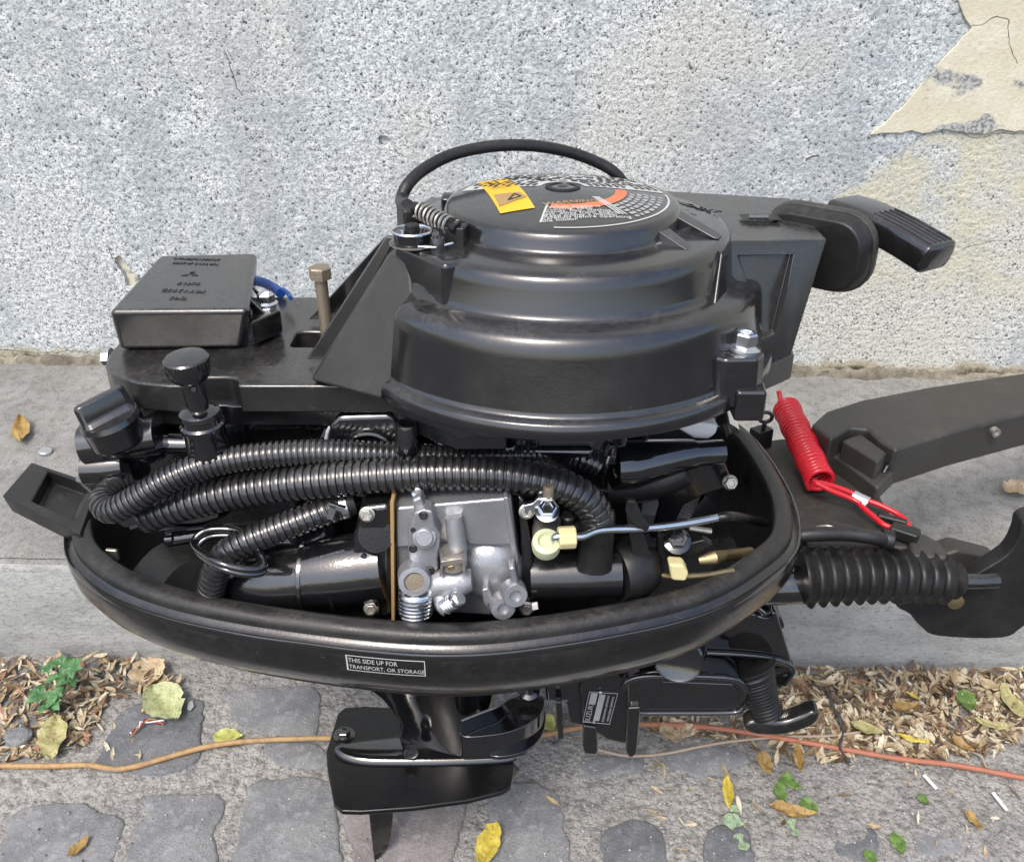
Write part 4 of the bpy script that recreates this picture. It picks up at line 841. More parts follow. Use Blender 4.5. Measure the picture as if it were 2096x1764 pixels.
slab('rod_joint', [(1368,1160),(1400,1162),(1410,1180),(1404,1196),(1374,1194)], -.078, .010, YEL, cr, .002)
b = B(); b.tube(UP([(1410,1085),(1455,1092)], y=-.058), .0018, 8); E_part('thin_rod', b, STEEL)
slab('white_tag', [(1088,1242),(1100,1240),(1102,1252),(1090,1254)], -.092, .002, WHITE, MOTOR, .0003)
b = B(); sc_w = A(290,1100, y=-.06); b.lathe([(.0035, -.004), (.0035, .0), (.002, .001)], A(340,1108,y=-.060), (-1, -.2, 0), 12); b.tube(UP([(345,1108),(400,1100),(430,1095)], y=-.056), .0052, 14); E_part('drain_plug', b, GLOSS)
slab('inside_bracket', [(215,1130),(240,1132),(246,1150),(236,1166),(222,1160)], -.030, .003, STEEL, MOTOR, .001)
b = B(); b.prism(UP([(480,1240),(700,1268),(800,1275),(800,1290),(470,1270)], y=-.075), (0, .10, -.004)); E_part('inner_ledge', b, DARK)

for k, (l, y, r_) in enumerate((([(300,1092),(360,1086),(430,1092),(470,1080),(540,1075)], -.050, .0016), ([(270,1085),(330,1070),(400,1072),(450,1060)], -.046, .0018), ([(1100,1010),(1180,1000),(1250,1012),(1300,1030),(1350,1020)], -.034, .0018), ([(860,1012),(930,1016),(1000,1010),(1080,1018)], -.060, .0016))):
    b = B(); b.tube(spline(UP(l, y=y), 8), r_, 8); E_part('bay_wire', b, RUBBER)
for u, v, y in ((752,1058,-.084), (760,1250,-.085), (1078,1052,-.083), (1078,1250,-.083)): hexb('flange_bolt', A(u, v, y=y), (0, -1, .3), .0036, .0035, .0046, STEEL)
slab('spacer_plate', [(905,1012),(980,1004),(982,1024),(906,1030)], -.066, .012, DECALG, carb, .001)
E_part('lock_screw', B().lathe([(.0036, 0), (.0036, .002), (.0022, .003)], A(856, 1016, y=-.080), (0, -.6, 1), 14), ZINC, carb, ang=30)

# ---------------- drive leg, plate, gearcase and fin
LY0 = .026
def leg_ring(z, xf, xb, hw):                       # streamlined section: blunt front, sharp tail on the left
    out = []
    for k in range(36):
        a = 2*pi*k/36; c, s_ = cos(a), sin(a); x = (xf+xb)/2+(xf-xb)/2*c; t = (x-xb)/(xf-xb); out.append(Vector((x, LY0+hw*s_*(.35+.65*min(1, t*1.6)), z)))
    return out
b = B(); b.loft([leg_ring(-.085, .02, -.175, .055), leg_ring(-.125, .01, -.165, .040), leg_ring(-.150, -.002, -.150, .032), leg_ring(-.165, -.010, -.128, .027), leg_ring(-.19, -.014, -.105, .024), leg_ring(-.215, -.014, -.092, .022), leg_ring(-.232, -.006, -.094, .023)])
leg = E_part('drive_leg', b, GLOSS, ang=60)
b = B(); b.loft([leg_ring(z, x1, x2, h) for z, x1, x2, h in ((-.1335, .005, -.166, .042), (-.1375, .007, -.172, .0445), (-.1405, .005, -.168, .043))]); E_part('leg_bead', b, GLOSS, leg, ang=60)
ZP = -.238
pl = UP([(692,1462),(706,1450),(745,1447),(800,1450),(900,1470),(1000,1500),(1050,1540),(1052,1570),(1045,1612),(1030,1622),(960,1640),(850,1655),(740,1663),(700,1662),(684,1648),(670,1575),(668,1540)], z=ZP)
b = B(); b.prism(pl, (0, 0, -.005)); plate = E_part('cavitation_plate', b, SATIN, leg, bevel=.0015)
rd_ = UP([(690,1552),(700,1530),(820,1510),(900,1500),(1000,1520),(1048,1548),(1050,1562),(960,1568),(850,1570),(740,1568)], z=ZP); cc_ = sum(rd_, Vector())/len(rd_)
RQ = spline(rd_, 5, True); b = B(); b.loft([[Vector((cc_.x+(p.x-cc_.x)*(1-.10*t**2), cc_.y+(p.y-cc_.y)*(1-.85*t**1.6), ZP+.0062*(1-(1-t)**2)+.0003)) for p in RQ] for t in [k/9 for k in range(10)]], False, True); E_part('plate_ridge', b, GLOSS, leg, ang=80)
hexb('anode_bolt', A(705, 1508, z=ZP), (0, 0, 1), .0055, .006, .009, CAST, leg)
b = B(); b.lathe([(.006, 0), (.006, .001), (.004, .0016), (.001, .001)], A(842, 1546, z=ZP+.009), (0, 0, 1), 20); E_part('plug_screw', b, CAST, leg)
b = B(); b.tube([Vector((x, .018, -.264)) for x in (-.150, -.14, -.11, -.06, -.02, -.002, .006)], [.010, .016, .019, .020, .017, .010, .002], 24); E_part('gearcase', b, GLOSS, leg, ang=60)
b = B(); b.loft([leg_ring(-.262, -.02, -.11, .012), leg_ring(-.236, -.012, -.10, .016)]); E_part('gearcase_neck', b, GLOSS, leg)
# thin curved fin standing on the ground
fin = []; 
for k in range(9):
    t = k/8; z = -.250-.0985*t; xw = .0205*sqrt(max(0, 1-t**2.2))+.0015; x0 = -.1215+.004*t*t; y0 = .012-.014*t-.006*t*t
    fin.append([Vector((x0, y0-.0012, z)), Vector((x0+xw, y0+.004, z)), Vector((x0+xw, y0+.006, z)), Vector((x0, y0+.0012, z))])
b = B(); b.loft(fin); E_part('skeg_fin', b, COWLM, leg, ang=70)
# curved shroud at the right of the leg
arc = spline(UP([(948,1500),(950,1480),(990,1470),(1040,1452),(1085,1430),(1112,1440)], z=-.185), 6)
b = B(); P = [(945,1508),(1000,1508),(1050,1498),(1090,1478),(1112,1450),(1108,1425),(1060,1425),(1000,1455),(950,1472)]
tp = spline(UP(P, z=-.178), 5, True); b.loft([[p+Vector((0, 0, -.024)) for p in tp], tp], True, True); sh = E_part('leg_shroud', b, GLOSS, leg, bevel=.0012)
b = B(); tp = spline(UP([(1000,1545),(1060,1545),(1100,1520),(1116,1480),(1110,1445),(1060,1440),(1010,1480)], z=-.198), 5, True); b.loft([[p+Vector((0, 0, -.004)) for p in tp], tp]); E_part('shroud_base', b, GLOSS, leg, bevel=.001)
b = B(); b.tube(spline(UP([(945,1478),(985,1462),(1020,1448),(1050,1425),(1075,1415),(1085,1420)], z=-.170), 6), .0009, 6); E_part('shroud_wire', b, STEEL, leg)
b = B(); b.lathe([(.008, -.004), (.0085, 0), (.0055, .002), (.004, .006), (.001, .007)], A(1083, 1416, z=-.165), (0, -.3, 1), 20); E_part('shroud_nut', b, GLOSS, leg, ang=30)

# ---------------- swivel bracket with name plate
def yslab(name, l, y, d, m, par=None, bev=.002, seg=2): 
    b = B(); b.prism(UP(l, y=y), (0, d, 0)); return E_part(name, b, m, par, bevel=bev, seg=seg)
sw = yslab('swivel_bracket', [(1195,1330),(1300,1310),(1320,1400),(1310,1470),(1310,1536),(1240,1520),(1192,1490),(1185,1420)], .000, .05, CAST, None, .004, 3)
yslab('bracket_side', [(1112,1395),(1200,1360),(1200,1492),(1165,1486),(1160,1440),(1118,1440)], .012, .03, CAST, sw, .003)
yslab('hook_bar', [(1138,1440),(1150,1440),(1154,1516),(1142,1518)], .002, .006, CAST, sw, .001)
yslab('lower_tab', [(1194,1488),(1222,1492),(1224,1540),(1220,1548),(1196,1546),(1192,1530)], -.004, .008, CAST, sw, .0015)
yslab('lever_finger', [(1284,1452),(1312,1450),(1304,1545),(1296,1554),(1286,1554),(1280,1540)], -.010, .016, GLOSS, sw, .004, 3)
# name plate
pq = UP([(1204,1417),(1267,1420),(1249,1486),(1190,1481)], y=-.0012); b = B(); b.prism(pq, (0, .0012, 0)); npl = E_part('name_plate', b, PLASTIC, sw, bevel=.0003, label='small black and silver maker\'s plate')
o = (pq[0]+pq[1]+pq[2]+pq[3])/4; xa = (pq[0]-pq[3]).normalized(); ya = (pq[0]-pq[1]).normalized(); ya = (ya-xa*xa.dot(ya)).normalized(); Lx = (pq[0]-pq[3]).length; Ly = (pq[0]-pq[1]).length
nrm = xa.cross(ya); sgn = -1 if nrm.y > 0 else 1
def pw(a, c, z=.0004): return pq[3].lerp(pq[0], a).lerp(pq[2].lerp(pq[1], a), c) + Vector((0, -z, 0))
def pquad(a0, a1, c0, c1, z=.0004): b = B(); b.add([pw(a0,c0,z), pw(a1,c0,z), pw(a1,c1,z), pw(a0,c1,z)], [(0,1,2,3)]); return b
b = B()
for q in (pquad(.02,.98,.03,.05), pquad(.02,.98,.95,.97), pquad(.02,.04,.05,.95), pquad(.96,.98,.05,.95)): b.add(q.v, q.f)
E_part('plate_border', b, DECALG, npl)
E_part('plate_field', pquad(.60,.95,.10,.32), DECALG, npl); E_part('plate_field', pquad(.10,.92,.38,.58), DECALG, npl)
Mt = lambda a, c: basis(pw(a, c, .0007), xa, ya)
E_part('lettering', text_b('SUZUKI', .0058, Mt(.34, .19), .0001), DECALG, npl)
E_part('lettering', text_b('SUZUKI MOTOR CORPORATION', .0026, Mt(.5, .70), .0001, 'CENTER', .72), DECALG, npl); E_part('lettering', text_b('MADE IN JAPAN  HAMAMATSU', .0026, Mt(.5, .86), .0001, 'CENTER', .72), DECALG, npl)
for a, c in ((.04, .42), (.97, .40)): E_part('rivet', B().lathe([(.0016, 0), (.0013, .0008), (.0004, .001)], pw(a, c, .0002), (0, -1, .2), 12), ZINC, npl)

# ---------------- clamp bracket
cl = yslab('clamp_bracket', [(1300,1290),(1560,1290),(1585,1260),(1612,1330),(1626,1380),(1600,1420),(1530,1400),(1400,1388),(1310,1392),(1290,1350)], .030, .03, GLOSS, None, .004, 3)
yslab('bracket_web', [(1420,1270),(1590,1255),(1622,1362),(1615,1372),(1440,1342),(1410,1300)], .018, .02, GLOSS, cl, .003, 3)
ol = UP([(1282,1400),(1300,1385),(1340,1378),(1440,1384),(1490,1388),(1520,1398),(1532,1420),(1530,1445),(1518,1456),(1480,1462),(1400,1462),(1330,1464),(1306,1480),(1290,1470),(1284,1440)], y=-.006); b = B(); b.prism(ol, (0, .03, 0)); E_part('clamp_arm', b, GLOSS, cl, bevel=.004, seg=4)
b = B(); b.prism(UP([(1355,1398),(1500,1404),(1514,1418),(1512,1444),(1480,1450),(1360,1448)], y=-.0072), (0, .003, 0)); E_part('arm_recess', b, CAST, cl, bevel=.001)
b = B(); pcx = A(1388, 1354, y=-.022); b.lathe([(.0185, -.05), (.0188, -.004), (.0180, 0), (.0165, .0014), (.0150, .0006), (.001, .0004)], pcx, (-.22, -1, .25), 40); E_part('pivot_cap', b, GLOSS, cl, ang=35)
# bracket corner with greased thread boss
yslab('tilt_stop', [(1520,1262),(1560,1240),(1600,1270),(1608,1288),(1590,1302),(1530,1285)], .02, .03, CAST, cl, .002)
hexb('grease_bolt', A(1560, 1252, y=.010), (.2, -.5, 1), .0055, .006, .0075, GLOSS, cl)
ta, tb_ = A(1535, 1368, y=.012), A(1572, 1468, y=-.004); d = tb_-ta; dn = d.normalized(); pts = [ta+d*(k/60) for k in range(61)]
b = B(); b.tube(pts, [(.0200-.0080*min(1, k/45)**.7)*(1+.013*(1 if k % 4 < 2 else -1)*(k > 8)+.07*noise.noise(Vector((k*.25, 1, 0)))*(k < 20)) for k in range(61)], 28); E_part('thread_boss', b, DARK, cl, ang=35)
for l, y in (([(1445,1339),(1520,1343),(1579,1350),(1612,1362),(1622,1378),(1604,1404)], .0165), ([(1274,1412),(1282,1400),(1300,1390),(1351,1386),(1483,1390),(1516,1400),(1529,1420)], -.0068), ([(1290,1458),(1318,1462),(1351,1462),(1480,1462),(1512,1458),(1528,1444)], -.0068), ([(1450,1300),(1500,1280),(1574,1290),(1597,1314),(1620,1364)], .030)):
    b = B(); b.tube(spline(UP(l, y=y), 6), .0022, 10); E_part('highlight_bead', b, GLOSS, cl)  # glossy beads added along the bracket's bright lines to catch highlights
sa, sb = A(1550, 1476, y=.0), A(1640, 1466, y=.0); b = B(); d = sb-sa; b.tube([sa+d*(k/90) for k in range(91)], [.0046*(1+.07*(1 if k % 4 < 2 else -1)) for k in range(91)], 16); scw = E_part('clamp_screw', b, STEEL, None, ang=35)
hp = [(1524,1492),(1542,1482),(1600,1484),(1640,1472),(1664,1462),(1677,1470),(1668,1486),(1640,1499),(1600,1509),(1555,1509),(1530,1503)]
b = B(); q = spline(UP(hp, y=-.008), 4, True); b.loft([[p+Vector((0, .012, .004)) for p in q], q]); E_part('screw_paddle', b, COWLM, scw, bevel=.003, seg=3)
b = B(); q = spline(UP([(1600,1474),(1630,1458),(1656,1456),(1660,1466),(1630,1478)], y=.008), 4, True); b.loft([[p+Vector((0, .006, 0)) for p in q], q]); E_part('paddle_back', b, GLOSS, scw, bevel=.002)

# ---------------- steering bracket, tiller arm, bellows and cables at the right
ZB = -.030
pl = UP([(1520,880),(1560,905),(1600,900),(1640,905),(1700,900),(1760,945),(1790,985),(1796,1010),(1830,1065),(1900,1100),(1930,1116),(1925,1126),(1650,1120),(1600,1040),(1560,950)], z=ZB)
b = B(); b.prism(pl, (0, 0, -.022)); sb_ = E_part('steering_bracket', b, ARM, bevel=.003, seg=3)
P = UP([(1650,905),(1700,880),(1768,910),(1838,960),(1796,1002),(1720,945)], z=ZB+.014); b = B(); b.prism(P, (0, 0, -.016)); E_part('tiller_mount', b, ARM, sb_, bevel=.003)
tt = UP([(1660,872),(1690,845),(1760,822),(1900,795),(2096,766),(2300,728),(2300,800),(2096,850),(1960,885),(1832,925),(1800,905),(1775,882),(1740,878),(1700,902)], z=.004); b = B(); b.prism(tt, (0, 0, -.034)); til = E_part('tiller_arm', b, ARM, bevel=.003, seg=3)
b = B(); b.tube([A(1768,878,z=-.004), A(1822,925,z=-.004)], .0065, 18); E_part('tiller_hinge', b, COWLM, til)
P = UP([(1722,905),(1760,890),(1815,930),(1795,950)], z=.0); b = B(); b.prism(P, (0, 0, -.03)); E_part('hinge_block', b, ARM, til, bevel=.002)
hexb('hinge_bolt', A(1800, 958, z=-.016), (.5, -1, .1), .0062, .010, .0075, CAST, til)
tm = A(2040, 888, z=-.012); b = B(); b.lathe([(.004, -.004), (.004, .0005), (.0025, .0006), (.002, -.001), (.0005, -.001)], A(2038, 890, y=A(2038,872,z=.004).y-.003), (.25, -1, 0), 16); E_part('rivet_hole', b, STEEL, til)
# bellows on its socket
b = B(); b.tube(UP([(1530,1202),(1600,1202),(1655,1200),(1662,1200)], y=-.004), [.0140, .0140, .0140, .0130], 36); sock = E_part('cable_socket', b, GLOSS)
ba, bb_ = A(1640, 1186, y=-.008), A(1966, 1192, y=-.008); d = bb_-ba; ps = []; rs = []; nb = 13
for k in range(nb*8+1):
    t = k/(nb*8); ps.append(ba+d*t+Vector((0, 0, .003*sin(t*pi)))); env = .0222-.0045*t; rs.append(env-.0042*(abs(cos(pi*nb*t))**1.2)+(.0 if t < .93 else -.004))
b = B(); b.tube(ps, rs, 30); E_part('bellows', b, RUBBER, ang=60)
b = B(); b.tube(UP([(1955,1194),(2000,1194),(2040,1192)], y=.0), .0055, 16); E_part('cable_stem', b, PLASTIC)
b = B(); b.tube(spline([A(1600,1105,z=-.018), A(1660,1098,z=-.014), A(1730,1097,z=-.014), A(1790,1105,z=-.016), A(1815,1112,z=-.022)], 6), .0052, 16); E_part('fuel_line', b, RUBBER)
b = B(); b.lathe([(.007, -.003), (.0075, 0), (.0075, .004), (.006, .005)], A(1812, 1108, z=-.020), (1, -.2, -.1), 20); E_part('line_grommet', b, RUBBER)
b = B(); b.tube([p for p in spline(UP([(1680,1090),(1668,1085),(1690,1080),(1712,1086),(1722,1092)], z=-.026), 5)], .0009, 6); E_part('wire_bail', b, STEEL)
P = UP([(1838,1240),(1862,1262),(1885,1288),(1920,1306),(2048,1310),(2096,1285),(2180,1225),(2190,1110),(2140,1062),(2094,1070),(2084,1100),(2060,1140),(1990,1185),(1958,1212)], y=.010); b = B(); b.prism(spline(P, 4, True), (0, .014, 0)); E_part('grip_cradle', b, RUBBER, None, bevel=.004, seg=4)
P = UP([(1840,1170),(1960,1130),(2040,1150),(2060,1172),(2000,1205),(1900,1225)], y=.045); b = B(); b.prism(P, (0, .02, 0)); E_part('cradle_web', b, ARM, None, bevel=.003)
b = B(); b.lathe([(.002, .004), (.006, .003), (.0065, -.004)], A(1952, 1232, y=.006), (0, -1, 0), 18); E_part('cradle_screw', b, BRASS)
P = UP([(1856,1085),(1900,1098),(1938,1128),(1940,1145),(1860,1140)], z=-.026); b = B(); b.prism(P, (0, 0, -.010)); E_part('bracket_end', b, ARM, None, bevel=.003)
# eyelet where the lanyard hangs
b = B(); e0 = A(1566, 858, z=.004); b.tube([e0+Vector((.0055*cos(a*pi/12), .0, .0045*sin(a*pi/12))) for a in range(25)], .0016, 8); E_part('lanyard_eyelet', b, RUBBER)
b = B(); b.box(A(1556, 900, z=-.018), (.016, .012, .018), Matrix.Rotation(.5, 3, 'Z')); b.tube([e0+Vector((0, 0, -.005)), A(1560, 892, z=-.012)], .002, 8); E_part('eyelet_base', b, RUBBER, bevel=.002)

# ================================================================== RED LANYARD (a thing of its own, lying on the motor)
LAN = bpy.data.objects.new('safety_lanyard', None); COL.objects.link(LAN)
tag(LAN, 'red coiled safety lanyard lying beside the tiller arm', 'lanyard')
LAN.rotation_euler = (-LEAN, 0, 0); LAN.location = (0, 0, .002)
def L_part(name, b, m, bevel=0, ang=50): return obj(name, b, m, LAN, bevel, shift=TIP, ang=ang)
c0, c1 = A(1608, 838, z=-.004), A(1678, 990, z=-.016); d = c1-c0; dn = d.normalized(); a_ = dn.orthogonal().normalized(); c_2 = dn.cross(a_); turns = 25; nn = turns*22
b = B(); b.tube([c0+d*(k/nn)+(a_*cos(2*pi*turns*k/nn)+c_2*sin(2*pi*turns*k/nn))*(.0098+.0004*sin(k*.05)) for k in range(nn+1)], .0020, 8); L_part('coil', b, RED, ang=80)
b = B(); b.tube(spline([c0+Vector((-.008, -.002, 0)), A(1596, 822, z=.0), A(1593, 804, z=.006)], 6), .0021, 10); L_part('loose_end', b, RED)
for k, sh_ in enumerate((-1, 1)):
    b = B(); b.tube(spline([A(1662+6*k, 990+2*k, z=-.008), A(1700, 1003+5*sh_, z=-.012), A(1740, 1018+6*sh_, z=-.016), A(1762, 1030+6*sh_, z=-.018)], 6), .0021, 10); L_part('strand', b, RED)
b = B(); b.tube(spline([A(1755,1022,z=-.018), A(1800,1038,z=-.020), A(1842,1060,z=-.023), A(1858,1080,z=-.025), A(1846,1088,z=-.025), A(1812,1080,z=-.023), A(1785,1060,z=-.021), A(1758,1036,z=-.018)], 8), .0021, 10); L_part('loop', b, RED)
b = B(); fa, fb = A(1745,1019,z=-.016), A(1775,1034,z=-.018); b.tube([fa, fa.lerp(fb, .5), fb], .0042, 14, sx=1.2); L_part('ferrule', b, ZINC)
b = B(); b.box(A(1850, 1095, z=-.024), (.020, .012, .009), Matrix.Rotation(-.6, 3, 'Z')); b.box(A(1825, 1068, z=-.025), (.022, .006, .006), Matrix.Rotation(-.5, 3, 'Z')); L_part('clip', b, RUBBER, bevel=.002)

# ================================================================== THINGS ON THE GROUND
def leaf_b(L, wr, kind='ovate', curl=.2, fold=.2, seed=0, torn=0.0):
    rnd = random.Random(seed); n, m = 18, 8; vs = []; ph = rnd.uniform(0, 6)
    for i in range(n+1):
        t = i/n
        w_ = {'ovate': sin(pi*t**.8)**.8, 'lance': sin(pi*t)**.9, 'lobed': sin(pi*t**.85)**.7*(.84+.16*noise.noise(Vector((t*5, seed, ph)))), 'scrap': min(1, t*6, (1-t)*6)**.6*(.7+.3*sin(t*9+ph)), 'wedge': (1-t)**.8*min(1, t*12)}[kind]
        for j in range(m+1):
            s_ = j/m*2-1; e = 1+torn*(.9*noise.noise(Vector((t*7, s_*1.5, seed)))+.5*noise.noise(Vector((t*23, s_*2, seed))))*abs(s_)
            x = L*(t-.5); y = L*wr*.5*w_*s_*e; z = curl*L*((t-.5)**2*1.4-.06) + fold*abs(y) + .085*L*noise.noise(Vector((t*3.5, s_*1.4, seed*3.1)))+.035*L*noise.noise(Vector((t*9, s_*3, seed)))
            vs.append(Vector((x, y, z)))
    zm = min(v.z for v in vs)
    for v in vs: v.z -= zm
    fs = [(i*(m+1)+j, (i+1)*(m+1)+j, (i+1)*(m+1)+j+1, i*(m+1)+j+1) for i in range(n) for j in range(m)]
    b = B(); b.add(vs, fs); return b
def leaf(label, p0, p1, wr, m, kind='ovate', curl=.25, fold=.15, z=.0045, torn=.3, name='fallen_leaf', cat='leaf', lvl=None, tilt=0):
    global LSEED
    LSEED += 1
    zz = z if lvl is None else lvl; a, b_ = G(*p0, zz), G(*p1, zz); d = b_-a; o = obj(name, leaf_b(d.length, wr, kind, curl, fold, LSEED, torn), m, ang=180)
    o.location = (a+b_)/2; o.rotation_euler = (tilt, 0, atan2(d.y, d.x)); tag(o, label, cat, 'leaves fallen on the ground'); return o
LSEED = 0
leaf('pale yellow green curled leaf beside the braided scrap', (318,1416), (366,1486), .75, LPG, 'lobed', .5, .5)
leaf('mottled olive dry leaf reaching down to the orange cord', (116,1474), (106,1562), .62, LOL, 'lobed', .3, .4)
leaf('yellow leaf touching the orange cord from above', (437,1508), (498,1507), .62, LYG, 'ovate', .15, .2)
leaf('brown dry leaf upright against the kerb under the cowl', (309,1356), (300,1416), .9, LTAN, 'ovate', .5, .5)
leaf('curled brown leaf lying on the dark corner sett', (184,1714), (140,1758), .45, LBR, 'lance', .7, .8)
leaf('mottled yellow leaf at the bottom edge, right of the fin', (1014,1692), (982,1782), .55, LY, 'lobed', .4, .5)
leaf('narrow brown seed leaf alone on the pavement left of the motor', (44,858), (46,912), .34, LBR, 'lance', .3, .4, lvl=ZT+.002)
leaf('crumpled tan leaf on the pavement under the tiller arm', (2052,1018), (2104,996), .75, LTAN, 'lobed', .5, .6, lvl=ZT+.002)
leaf('pale tan dry leaf next to the clamp screw paddle', (1348,1505), (1418,1490), .85, LTAN, 'lobed', .35, .3)
leaf('slim bright yellow leaf pointing down on bare mortar', (1486,1586), (1492,1660), .26, LY, 'lance', .2, .3)
leaf('green wedge shaped leaf, topmost of the green cluster', (1598,1590), (1642,1616), .9, LG, 'wedge', .2, .2)
leaf('green leaf at the right end of the brown curled leaf', (1640,1636), (1672,1670), .75, LG, 'ovate', .3, .3)
leaf('small dark green leaf in the middle of the green cluster', (1591,1604), (1604,1652), .45, LG, 'ovate', .3, .4)
leaf('golden brown curled leaf below the green cluster', (1572,1654), (1672,1671), .36, LBR, 'lobed', .5, .8)
leaf('wide mint green leaf left of the green cluster', (1478,1676), (1522,1688), .8, LMINT, 'ovate', .15, .1)
leaf('small mint green leaf below the slim yellow leaf', (1494,1649), (1515,1666), .7, LMINT, 'ovate', .15, .1)
leaf('long green leaf near the bottom right', (1829,1702), (1848,1750), .55, LG, 'ovate', .15, .2)
leaf('short green leaf cut by the bottom edge at right', (1772,1738), (1792,1772), .7, LG, 'ovate', .15, .2)
leaf('brown leaf with ragged edges below the clamp screw', (1557,1542), (1574,1590), .6, LBR, 'lobed', .4, .5)
leaf('narrow upright brown leaf below the clamp screw paddle', (1629,1522), (1638,1585), .3, LBR, 'lance', .3, .7)
leaf('pale mint scrap of leaf low between the yellow and green leaves', (1508,1706), (1528,1742), .6, LMINT, 'scrap', .15, .1)
leaf('mint scrap under the golden brown curled leaf', (1616,1676), (1628,1712), .5, LMINT, 'scrap', .15, .1)
leaf('bright green leaf in the litter near the kerb at far right', (1968,1414), (1987,1458), .7, LG, 'ovate', .3, .2, z=.008)
leaf('large pale tan leaf against the kerb at far right', (2004,1392), (2046,1414), .7, LTAN, 'ovate', .3, .3, z=.010)
leaf('olive leaf at the right edge above the coral cord', (2046,1408), (2098,1476), .5, LOL, 'lobed', .4, .4, z=.008)
leaf('bright yellow sliver of leaf in the litter', (1820,1502), (1900,1523), .14, LY, 'lance', .15, .3, z=.010)
leaf('short yellow sliver close under the kerb', (1853,1416), (1884,1432), .28, LY, 'lance', .15, .3, z=.010)
leaf('golden brown leaf folded over the litter edge', (1946,1514), (1992,1542), .6, LBR, 'lobed', .5, .6, z=.006)
leaf('long pale olive leaf strip at right', (1990,1476), (2070,1494), .26, LOL, 'lance', .4, .4, z=.008)
leaf('orange brown leaf in the thick of the litter', (1824,1452), (1876,1446), .55, LBR, 'lobed', .4, .4, z=.010)
leaf('pale olive curled leaf right of the dark rag', (1738,1484), (1806,1505), .5, LOL, 'lobed', .5, .5, z=.008)
leaf('mint green leaf tip at the foot of the kerb', (1620,1378), (1646,1398), .7, LMINT, 'wedge', .2, .2, z=.008)
leaf('reddish brown crumpled leaf at lower right', (1975,1660), (2010,1702), .5, LBR, 'lobed', .5, .5)
leaf('yellow green leaf half under the leg shroud', (1108,1466), (1132,1500), .8, LYG, 'ovate', .2, .3)
leaf('curled tan seed wing alone right of the plate', (1114,1628), (1148,1652), .25, LTAN, 'lance', .4, .5)
leaf('small tan seed wing alone at lower right', (1772,1690), (1806,1694), .35, LTAN, 'lance', .3, .3)
leaf('dark green leaf speck right of centre bottom', (1880,1625), (1900,1648), .7, LG, 'ovate', .2, .2)
# litter of dry seeds: far too many to count
random.seed(11); b = B()
def seed_at(p, L, wr, mi, ang, z):
    n = 5; vs = []
    tl, rl = random.uniform(-.5, .5), random.uniform(-.6, .6); R = Matrix.Rotation(ang, 3, 'Z') @ Matrix.Rotation(tl, 3, 'Y') @ Matrix.Rotation(rl, 3, 'X'); cv = random.uniform(-.5, .7)
    for i in range(n+1):
        t = i/n; w_ = sin(pi*min(1, max(.03, t**.75)))*wr*L*.5+.0002
        for s_ in (-1, 0, 1): vs.append(R @ Vector((L*(t-.5), w_*s_, cv*L*(t-.5)**2+abs(s_)*w_*.35)) + Vector((p.x, p.y, z)))
    b.add(vs, [(i*3+j, (i+1)*3+j, (i+1)*3+j+1, i*3+j+1) for i in range(n) for j in range(2)], mi)
def in_poly(u, v, P):
    c = False
    for i in range(len(P)):
        (x1, y1), (x2, y2) = P[i-1], P[i]
        if (y1 > v) != (y2 > v) and u < (x2-x1)*(v-y1)/(y2-y1)+x1: c = not c
    return c
zones = [([(0,1360),(90,1352),(180,1352),(300,1362),(370,1400),(360,1440),(290,1420),(215,1450),(190,1510),(120,1555),(0,1562)], 420, (.40,.36,.14,.06,.04), 1),
         ([(-300,1350),(0,1360),(0,1575),(-300,1600)], 250, (.3,.25,.25,.15,.05), 1),
         ([(1625,1376),(2096,1378),(2096,1500),(2040,1540),(1900,1560),(1800,1540),(1720,1560),(1640,1520),(1560,1500),(1520,1480),(1560,1440)], 1000, (.40,.38,.13,.06,.03), 1.15),
         ([(2096,1378),(2400,1382),(2400,1600),(2096,1560)], 300, (.36,.3,.18,.12,.04), 1.15),
         ([(1320,1420),(1560,1430),(1560,1490),(1500,1520),(1330,1500)], 150, (.3,.42,.2,.05,.03), 1),
         ([(1500,1500),(1760,1520),(1740,1560),(1560,1560)], 40, (.3,.45,.2,.0,.05), 1.2),
         ([(1330,1480),(2096,1540),(2096,1764),(1330,1764)], 36, (.4,.4,.2,0,0), .8), ([(200,1440),(420,1480),(420,1560),(200,1560)], 12, (.4,.4,.2,0,0), .9),
         ([(1120,1400),(1330,1430),(1330,1500),(1120,1500)], 30, (.3,.4,.2,.05,.05), .9)]
for P, cnt, wts, sc in [(z_[0], int(z_[1]*.25), (0, 0, .4, .55, .05), 1.2) for z_ in zones[:4]]+zones:
    u0, u1 = min(p[0] for p in P), max(p[0] for p in P); v0, v1 = min(p[1] for p in P), max(p[1] for p in P); k = 0
    while k < cnt:
        u, v = random.uniform(u0, u1), random.uniform(v0, v1)
        if not in_poly(u, v, P): continue
        k += 1; p = G(u, v, 0); ky = KERB_Y(p.x)-.004
        if p.y > ky: continue
        dens = max(0, 1-(ky-p.y)/.07); mi = random.choices(range(5), wts)[0]
        seed_at(p, random.uniform(.010, .021)*sc, random.uniform(.15, .27), mi, random.uniform(0, 6.28), .0035+random.uniform(0, .009)*dens)
lit = obj('seed_litter', b, TAN, ang=180); tag(lit, 'drift of dry tan winged seeds along the foot of the kerb', 'leaf litter', kind='stuff')
